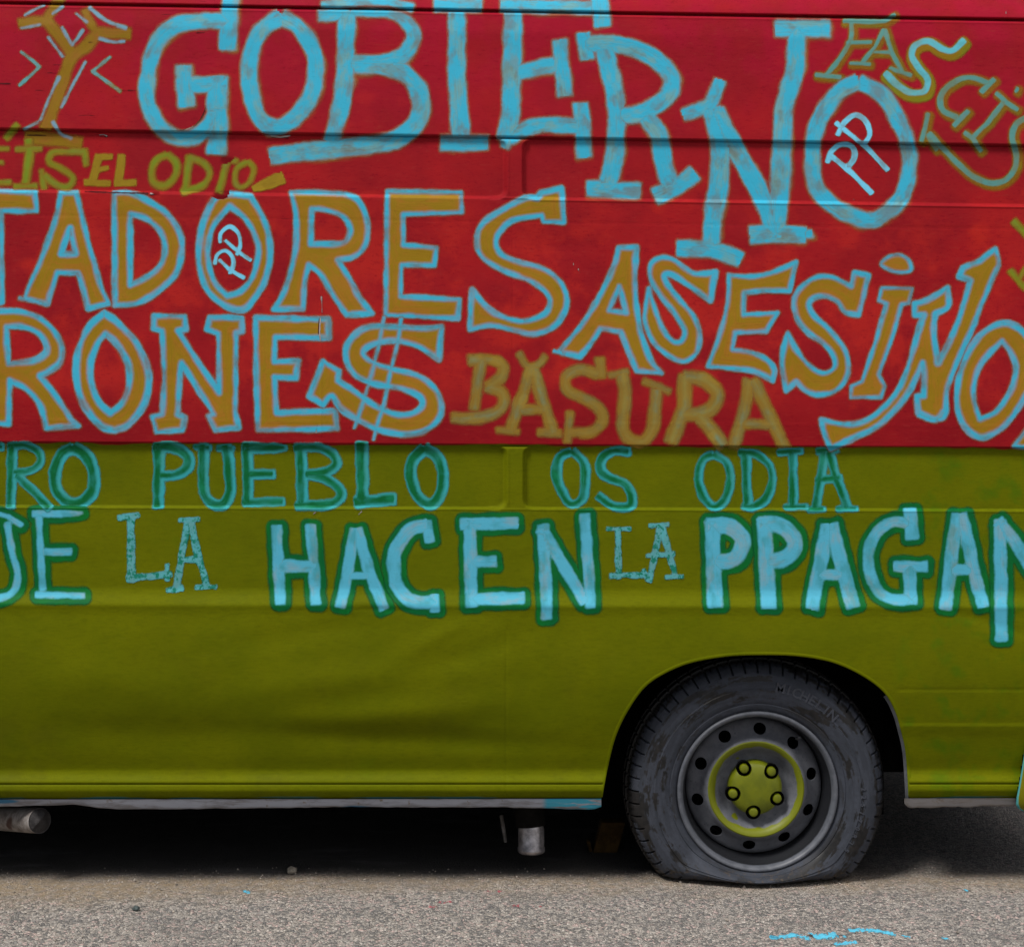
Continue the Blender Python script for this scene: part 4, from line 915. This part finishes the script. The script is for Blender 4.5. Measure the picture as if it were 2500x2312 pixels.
def make_wheel(cx_px, y0=WY, mirror=False):
    x, _, z = P(cx_px, 1933, y0); z = GZ
    w = bpy.data.objects.new('wheel', None); link(w, van); w.location = (x, y0, z)
    tyre = lathe('tyre', tyre_profile(), M_TYRE, w, SEG, False, tyre_warp); smooth_by_angle(tyre, 40)
    tyre['label'] = 'flat black tyre smeared with grey paint'
    rp = [(196, .012), (197, .002), (195, -.003), (191, -.004), (187, -.001), (184, .005), (181, .016), (178, .034), (175, .040), (173, .060), (171, .085), (170, .13), (168, .17), (196, .18)]
    lathe('rim_barrel', [(a * q, b) for a, b in rp], M_BARREL, w, 160)
    dp = [(170.5, .108), (169.5, .090), (167, .080), (160, .0745), (152, .069), (140, .061), (131, .052), (127, .043), (122, .034), (116, .030), (109, .032), (102, .041), (96, .054), (88, .068), (78, .074), (66, .074), (40, .070), (8, .070)]
    back = [(r, y + .006) for r, y in dp[::-1]]
    disc = lathe('wheel_disc', [(a * q, b) for a, b in dp + back], M_DISC, w, 144, True)
    bm = bmesh.new()
    for k in range(10):
        t = R(48.7 + 36 * k); cyl_bm(bm, 144.5 * q * math.cos(t), 144.5 * q * math.sin(t), 13.6 * q, -.02, .14, 22, 1.16, t + math.pi / 2)
    cut = bm_obj('cutter', bm, M_RIM, None, False); cut.parent = w
    apply_bool(disc, cut); smooth_by_angle(disc, 40)
    disc['label'] = 'grey steel disc with ten holes and a lime ring'
    lathe('brake_backing', [(.17, .14), (.17, .135), (.002, .135)], M_BLACK, w, 48)
    # hub cap with five notches and the nuts in them
    hp = [(.5, .0255), (20, .0262), (38, .0285), (52, .033), (60, .038), (65, .045), (67, .056), (67, .076), (60, .078), (.5, .078)]
    cap = lathe('hub_cap', [(a * q, b) for a, b in hp], M_LIME, w, 96, True)
    bm = bmesh.new(); NA = [48, 120, 192, 264, 336]
    for a in NA:
        t = R(a); cyl_bm(bm, 57.5 * q * math.cos(t), 57.5 * q * math.sin(t), 18.6 * q, -.02, .057, 28)
    cut = bm_obj('cutter', bm, M_RIM, None, False); cut.parent = w
    apply_bool(cap, cut); smooth_by_angle(cap, 35)
    cap['label'] = 'lime painted hub cap with five notches'
    nut = None
    for a in NA:
        t = R(a)
        if nut is None:
            prn = [(.3, .0305), (7, .0305), (9.8, .0320), (11.2, .035), (11.4, .072), (.3, .072)]
            nut = lathe('wheel_nut', [(r * q, y) for r, y in prn], M_LIME, w, 18, True); smooth_by_angle(nut, 30); o = nut
        else:
            o = nut.copy(); link(o); o.parent = w
        o.location = (57.5 * q * math.cos(t), 0, 57.5 * q * math.sin(t)); o.rotation_euler = (0, R(a), 0)
        ringo = lathe('nut_recess', [(18.4 * q, .040), (18.4 * q, .0560), (10 * q, .0562)], M_BLACK, w, 28) if True else None
        ringo.location = (57.5 * q * math.cos(t), 0, 57.5 * q * math.sin(t))
    bm = bmesh.new(); box_bm(bm, -.004, .004, 0, .035, -.003, .003, .002)
    vs = bm_obj('valve_stem', bm, M_LIP, w); vs.location = (107 * q, .028, 133 * q * .97); vs.rotation_euler = (R(-20), R(20), 0)
    return w

def tyre_text(w, txt, r, a0, a1, size, mat):
    """raised lettering moulded round the sidewall, one mesh"""
    bm = bmesh.new(); n = len(txt)
    for k, ch in enumerate(txt):
        if ch == ' ': continue
        cu = bpy.data.curves.new('t', 'FONT'); cu.body = ch; cu.size = size; cu.extrude = .0012; cu.offset = .0007; cu.align_x = 'CENTER'
        ob = bpy.data.objects.new('t', cu); COL.objects.link(ob); bpy.context.view_layer.update()
        me = bpy.data.meshes.new_from_object(ob.evaluated_get(bpy.context.evaluated_depsgraph_get()))
        a = R(a0 + (a1 - a0) * k / max(1, n - 1))
        # text plane xy -> wheel plane xz, facing -y
        mt = Matrix.Translation((r * math.cos(a), 0, r * math.sin(a))) @ Matrix.Rotation(-(a - math.pi / 2), 4, 'Y') @ Matrix.Rotation(math.pi / 2, 4, 'X')
        me.transform(mt); bm.from_mesh(me)
        bpy.data.objects.remove(ob); bpy.data.curves.remove(cu)
    o = bm_obj('raised_lettering', bm, mat, w, False); return o

wheel = make_wheel(1850)
M_TXT = plain('moulded_rubber', (.020, .021, .025), .6, 0, .35, .2)
M_TXT2 = plain('painted_moulded_rubber', (.046, .051, .066), .6, 0, .35, .2)
tt = tyre_text(wheel, 'MICHELIN', 250 * q, 78, 46, 33 * q, M_TXT2); tt.location.y = -.0108; tt['label'] = 'raised maker name on the tyre'
tt = tyre_text(wheel, '225/70R15', 252 * q, 2, -33, 15 * q, M_TXT2); tt.location.y = -.0112; tt['label'] = 'raised size marking on the tyre'
# the remaining wheels: copies of the one in view
def copy_tree(o, parent):
    c = o.copy(); link(c); c.parent = parent
    for ch in list(o.children): copy_tree(ch, c)
    return c
w2 = copy_tree(wheel, van); w2.location.x = XL - .75
for src in (wheel, w2):
    wf = copy_tree(wheel, van); wf.location = (src.location.x, W_VAN - .035, src.location.z); wf.rotation_euler = (0, 0, math.pi)
bm = bmesh.new(); cyl_bm(bm, wheel.location.x, wheel.location.z, .045, .15, W_VAN - .15, 20); bm_obj('rear_axle', bm, M_UNDER, van)

# ------------------------------------------------------------------ exhaust tail pipe and a steel sleeve under the sill
def tube(name, pts, rads, mat, parent, seg=40, inner=None):
    V = []; pts = [Vector(p) for p in pts]
    for k, p in enumerate(pts):
        d = (pts[min(k + 1, len(pts) - 1)] - pts[max(k - 1, 0)]).normalized()
        a = d.orthogonal().normalized() if k == 0 else (a - d * a.dot(d)).normalized()
        b = d.cross(a)
        for s in range(seg):
            t = 2 * math.pi * s / seg; V.append(p + (a * math.cos(t) + b * math.sin(t)) * rads[k])
    F = [(k * seg + s, k * seg + (s + 1) % seg, (k + 1) * seg + (s + 1) % seg, (k + 1) * seg + s) for k in range(len(pts) - 1) for s in range(seg)]
    return mesh_obj(name, V, F, mat, parent)
def pipe_mat():
    t = NT('dusty_tail_pipe'); o = t.tc.outputs['Object']
    n = t.noise(o, 28, 4, .65)
    c = t.mix(t.step(n, .4, .65), (.34, .32, .31), (.17, .15, .14))
    c = t.mix(t.step(t.noise(o, 13, 2), .60, .68), c, (.10, .06, .05))
    return t.bsdf(c, .6, .3, t.bump(n, .3, .001), .4)
M_PIPE = pipe_mat(); M_SOOT = plain('sooty_inside', (.035, .033, .034), .9, 0, .2, .4, 60)
yp = .17
ex = lambda px, py, y: Vector((P(px, py, y)[0], y, P(px, py, y)[2]))
a = ex(-120, 2000, .60); b = ex(-30, 1997, .27); c = ex(20, 1999, .17); e1 = ex(97, 2003, .055)
dv = (e1 - c).normalized()
tube('tail_pipe', [a, b, c, e1], [.030, .031, .0335, .0345], M_PIPE, van)['label'] = 'dented grey exhaust tail pipe'
tube('tail_pipe_bore', [e1 + dv * .0006, e1 + dv * .0008, e1 - dv * .02, e1 - dv * .12], [.0346, .0318, .031, .030], M_SOOT, van)
M_STEEL = plain('worn_bright_steel', (.40, .375, .385), .38, .7, .5, .45, 35)
c0 = ex(1297, 2006, .20); c1 = ex(1297, 2077, .20)
def sleeve():
    bm = bmesh.new(); r = .037
    prof = [(c0.z, .030), (c0.z - .02, r), (c1.z + .012, r), (c1.z + .010, r + .002), (c1.z, r + .002), (c1.z - .004, r - .003)]
    V = []; seg = 36
    for z, rr in prof:
        for s in range(seg):
            t = 2 * math.pi * s / seg; V.append((c0.x + rr * math.cos(t), c0.y + rr * math.sin(t), z))
    F = [(k * seg + s, k * seg + (s + 1) % seg, (k + 1) * seg + (s + 1) % seg, (k + 1) * seg + s) for k in range(len(prof) - 1) for s in range(seg)]
    F.append(tuple(range((len(prof) - 1) * seg, len(prof) * seg)))
    mesh_obj('steel_sleeve', V, F, M_STEEL, van)['label'] = 'bright steel sleeve hanging under the sill'
sleeve()
tube('damper_body', [ex(1290, 1945, .21), ex(1296, 2014, .205)], [.043, .043], M_UNDER, van, 28)
tube('bracket_rod', [ex(1224, 1990, .34), ex(1229, 2020, .34), ex(1234, 2055, .34)], [.006, .006, .005], M_PIPE, van, 12)

# ------------------------------------------------------------------ all the painted letters
build_letter_materials()
for i, (ch, tile, sty, items) in enumerate(LET):
    build_letter(i, ch, tile, sty, items, van)

# ------------------------------------------------------------------ ground
def road_mat():
    t = NT('worn_asphalt_with_exposed_gravel'); o = t.tc.outputs['Object']; s = t.sep(o)
    warp = t.n.new('ShaderNodeVectorMath'); warp.operation = 'ADD'
    sc_ = t.n.new('ShaderNodeVectorMath'); sc_.operation = 'SCALE'; sc_.inputs['Scale'].default_value = .006
    t.l.new(t.noise(o, 90, 2, .5, True), sc_.inputs[0]); t.l.new(o, warp.inputs[0]); t.l.new(sc_.outputs[0], warp.inputs[1]); ow = warp.outputs[0]
    c1 = t.vor(ow, 118); g1 = t.sep(c1)
    c2 = t.vor(ow, 260); g2 = t.sep(c2)
    d = t.vor(ow, 118, 'Distance', 'DISTANCE_TO_EDGE')
    light = t.mix(g1[1], (.385, .345, .31), (.58, .53, .485))
    light = t.mix(t.step(g1[2], .78, .90), light, (.56, .43, .40))
    dark = t.mix(g2[1], (.10, .10, .105), (.24, .23, .215))
    col = t.mix(t.step(g1[0], .26, .42, .95, 0), light, dark)
    col = t.mix(t.step(g2[0], .16, .22, .55, 0), col, (.16, .165, .175))
    col = t.mix(t.step(d, 0, .10, .50, 0), col, (.22, .20, .185))
    col = t.mix(t.step(t.noise(o, 5, 3), .35, .65, 0, .22), col, (.25, .24, .235))
    # windblown brown dust gathered along and under the van
    e1_ = t.math('ADD', s[1], t.math('MULTIPLY', t.math('SUBTRACT', t.noise(o, 6, 5, .75), .5), .38))
    e1_ = t.math('ADD', e1_, t.step(s[0], -1.4, -.2, .05, -.10))
    dust = t.math('MULTIPLY', t.step(e1_, -.22, .06), t.step(t.math('ADD', s[1], t.math('MULTIPLY', t.noise(o, 6, 3), .12)), .12, .34, 1, 0))
    old = t.step(t.math('ADD', s[1], t.math('MULTIPLY', t.noise(o, 5, 3), .15)), .12, .30)  # mask of the shade painted on the road beneath the van
    under_shade = t.mix(t.noise(o, 7, 3), (.035, .033, .032), (.075, .070, .066))  # darker road colour standing in for the van's own shade
    dust = t.math('MULTIPLY', dust, t.step(t.noise(o, 38, 5, .75), .32, .62, .35, .97))
    dcol = t.mix(t.noise(o, 60, 4, .7), (.20, .150, .092), (.34, .265, .180))
    col = t.mix(dust, col, dcol)
    col = t.mix(t.math('MULTIPLY', old, t.math('MULTIPLY', t.step(s[0], -3.2, -3.0), t.math('MULTIPLY', t.step(s[1], 2.0, 2.2, 1, 0), t.step(s[0], .9, 1.15, 1, .60)))), col, under_shade)
    big = t.noise(t.scaled(o, 3, 9, 1), 1.0, 4, .6)
    col = t.mix(t.step(big, .52, .70, 0, .40), col, (.15, .145, .145))
    h = t.math('ADD', t.math('MULTIPLY', t.step(d, 0, .25), .8), t.math('MULTIPLY', t.noise(o, 420, 3, .6), .5))
    h = t.math('ADD', h, t.math('MULTIPLY', g1[0], .5))
    h = t.math('MULTIPLY', h, t.math('SUBTRACT', 1.0, t.math('MULTIPLY', dust, .6)))
    return t.bsdf(col, .9, 0, t.bump(h, .9, .005), .25)
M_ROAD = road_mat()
gx = np.arange(-1.60, 1.6001, .0045); gy = np.concatenate([np.arange(-.95, .32, .0045), np.arange(.33, 1.2, .02)])
RX, RY = np.meshgrid(gx, gy)
def road_h(x, y):
    k = 1 - .55 * sm(-.18, -.02, y + .0 * x)
    return ((vnoise(x * 120 + 500, y * 120 + 500, 31) - .5) * .0042 + (vnoise(x * 210 + 500, y * 210 + 500, 33) - .5) * .0026) * k + (vnoise(x * 9 + 90, y * 9 + 90, 32) - .5) * .003 - .0035
RZ = road_h(RX, RY)
n = len(gx); a, b = np.meshgrid(np.arange(len(gy) - 1), np.arange(n - 1), indexing='ij')
RF = np.stack([a * n + b, a * n + b + 1, (a + 1) * n + b + 1, (a + 1) * n + b], -1).reshape(-1, 4)
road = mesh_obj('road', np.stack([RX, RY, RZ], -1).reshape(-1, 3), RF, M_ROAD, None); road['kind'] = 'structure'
gm = [(-200, -200), (200, -200), (200, 200), (-200, 200)]
V = [(x, y, -.011) for x, y in gm]
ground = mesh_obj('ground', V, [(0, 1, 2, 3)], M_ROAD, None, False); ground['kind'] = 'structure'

# flecks and smears of paint dropped on the road
def ground_pt(px, py):
    y = D * H / ((py - PY0) * S) - D
    return (px - 1250) * S * (D + y) / D, y
def splash_mat(name, col, thr):
    t = NT(name); o = t.tc.outputs['Object']
    n_ = t.noise(o, 150, 3, .7); m = t.noise(t.scaled(o, 1, .4, 1), 70, 3, .6)
    d1 = t.attr('d1')
    e_ = t.math('ADD', d1, t.math('MULTIPLY', t.math('SUBTRACT', n_, .5), 16.0))
    al = t.math('MULTIPLY', t.step(e_, -1, 1.2, 1, 0), t.step(m, thr - .04, thr + .05))
    return t.bsdf(col, .6, 0, t.bump(n_, .5, .002), .3, al)
M_SPC = splash_mat('dropped_cyan_paint', (.10, .48, .68), .40); M_SPR = splash_mat('dropped_red_paint', (.42, .10, .12), .50)
SPL = [('D4', M_SPC, 26, '230,1635 330,1630 390,1618 500,1645'), ('D4', M_SPC, 34, '500,1612 560,1632 690,1615'), ('D4', M_SPC, 14, '690,1620 750,1625'), ('D4', M_SPC, 22, '780,1582 900,1580 1000,1590 1100,1618'),
       ('D4', M_SPC, 16, '680,1680 830,1668'), ('D4', M_SPC, 12, '1150,1625 1200,1632'), ('D3', M_SPC, 14, '1945,1630 2000,1636'), ('D1', M_SPC, 14, '1700,1310 1740,1325'), ('D4', M_SPC, 10, '1585,1308 1605,1312'), ('D4', M_SPC, 10, '1430,1640 1470,1650'),
       ('D2', M_SPR, 16, '1280,1420 1340,1422'), ('D2', M_SPR, 14, '1340,1390 1430,1390'), ('D2', M_SPR, 12, '1670,1315 1700,1318'), ('D2', M_SPR, 12, '1760,1312 1800,1314'), ('D2', M_SPR, 14, '1860,1410 1910,1412'), ('D3', M_SPR, 12, '290,1420 340,1420')]
for tile, mt, w_, path in SPL:
    ox, oy = TILE[tile]; pl = cr_path(path, KT, ox, oy)
    gpt = np.array([(*ground_pt(px, py), 0) for px, py, _ in pl])
    x0, x1 = gpt[:, 0].min() - .05, gpt[:, 0].max() + .05; y0, y1 = gpt[:, 1].min() - .08, gpt[:, 1].max() + .08
    c0_, c1_ = np.searchsorted(gx, [x0, x1]); r0_, r1_ = np.searchsorted(gy, [y0, y1])
    X, Y, Z = RX[r0_:r1_, c0_:c1_], RY[r0_:r1_, c0_:c1_], RZ[r0_:r1_, c0_:c1_]
    kx = S * .92; ky = kx * 3.0      # footprint stretched: paint dribbled towards the van
    dd = seg_dist(X / kx, Y / ky, gpt / [kx, ky, 1], np.full(len(gpt), w_ * KT / 2))[0]
    near = dd < 9; cell = near[:-1, :-1] | near[1:, 1:]
    ri, ci = np.nonzero(cell); nc = X.shape[1]
    if len(ri) == 0: continue
    F = np.stack([ri * nc + ci, ri * nc + ci + 1, (ri + 1) * nc + ci + 1, (ri + 1) * nc + ci], -1)
    used, inv = np.unique(F, return_inverse=True)
    V = np.stack([X, Y, Z + .0006], -1).reshape(-1, 3)[used]
    mesh_obj('paint_splash', V, inv.reshape(F.shape), mt, road, True, {'d1': dd.ravel()[used]})

# ------------------------------------------------------------------ loose things on the ground
def rock(name, px, py, rx, ry, rz, col, label, cat, seed):
    x, y = ground_pt(px, py)
    bm = bmesh.new(); bmesh.ops.create_icosphere(bm, subdivisions=3, radius=1)
    for v in bm.verts:
        d = 1 + .35 * mnoise.noise(v.co * 1.3 + Vector((seed, 0, 0)))
        v.co = Vector((v.co.x * rx * d, v.co.y * ry * d, v.co.z * rz * d))
    zmin = min(v.co.z for v in bm.verts)
    for v in bm.verts: v.co.z -= zmin + .004
    o = bm_obj(name, bm, plain(name + '_stone', col, .85, 0, .3, .4, 90, .002), None); o.location = (x, y, 0)
    o['label'] = label; o['category'] = cat; return o
def grit():
    rg = np.random.default_rng(5); V = []; F = []
    base = np.array([(1, 0, 0), (-1, 0, 0), (0, 1, 0), (0, -1, 0), (0, 0, 1), (0, 0, -1)], float)
    fc = [(0, 2, 4), (2, 1, 4), (1, 3, 4), (3, 0, 4), (2, 0, 5), (1, 2, 5), (3, 1, 5), (0, 3, 5)]
    for k in range(1900):
        x = rg.uniform(-1.55, 1.55); y = rg.uniform(-.75, .22) if rg.random() < .6 else rg.normal(-.02, .09)
        s_ = abs(rg.normal(0, .0014)) + .0012; m = base * rg.uniform(.6, 1.3, (6, 3)) * s_
        a = rg.uniform(0, 6.28); c_, q_ = math.cos(a), math.sin(a)
        z = float(road_h(np.array([x]), np.array([y]))[0]) + s_ * .4
        n0 = len(V)
        for p in m: V.append((x + p[0] * c_ - p[1] * q_, y + p[0] * q_ + p[1] * c_, z + p[2] * .8))
        F += [tuple(i + n0 for i in f) for f in fc]
    o = mesh_obj('loose_grit', V, F, plain('grit_stone', (.30, .265, .23), .9, 0, .2, .75, 45), None, False)
    o['kind'] = 'stuff'
grit()
rock('pebble', 712, 2130, .014, .011, .011, (.20, .18, .15), 'small pale pebble at the shadow edge under the middle of the van', 'pebble', 1)
rock('pebble', 332, 2219, .009, .008, .006, (.07, .09, .09), 'tiny dark stone on the grey gravel, left of the picture', 'pebble', 5)
# brown wooden block lying under the van against the flat tyre
bx = ex(1478, 2108, .40)
blk = empty('wooden_block', 'dark brown wooden chock leaning under the van just left of the flat tyre', 'wheel chock', (bx.x, .40, 0))
M_WOOD = plain('stained_wood', (.065, .036, .010), .95, 0, .2, .5, 25, .002)
bm = bmesh.new(); box_bm(bm, -.038, .034, -.03, .03, -.002, .088, .004)
for v in bm.verts: v.co.x += v.co.z * .28
bm_obj('block_body', bm, M_WOOD, blk)
bm = bmesh.new(); box_bm(bm, -.050, -.0385, -.02, .02, -.002, .03, .004)
for v in bm.verts: v.co.x -= (v.co.z) * .25
bm_obj('splintered_end', bm, M_WOOD, blk)
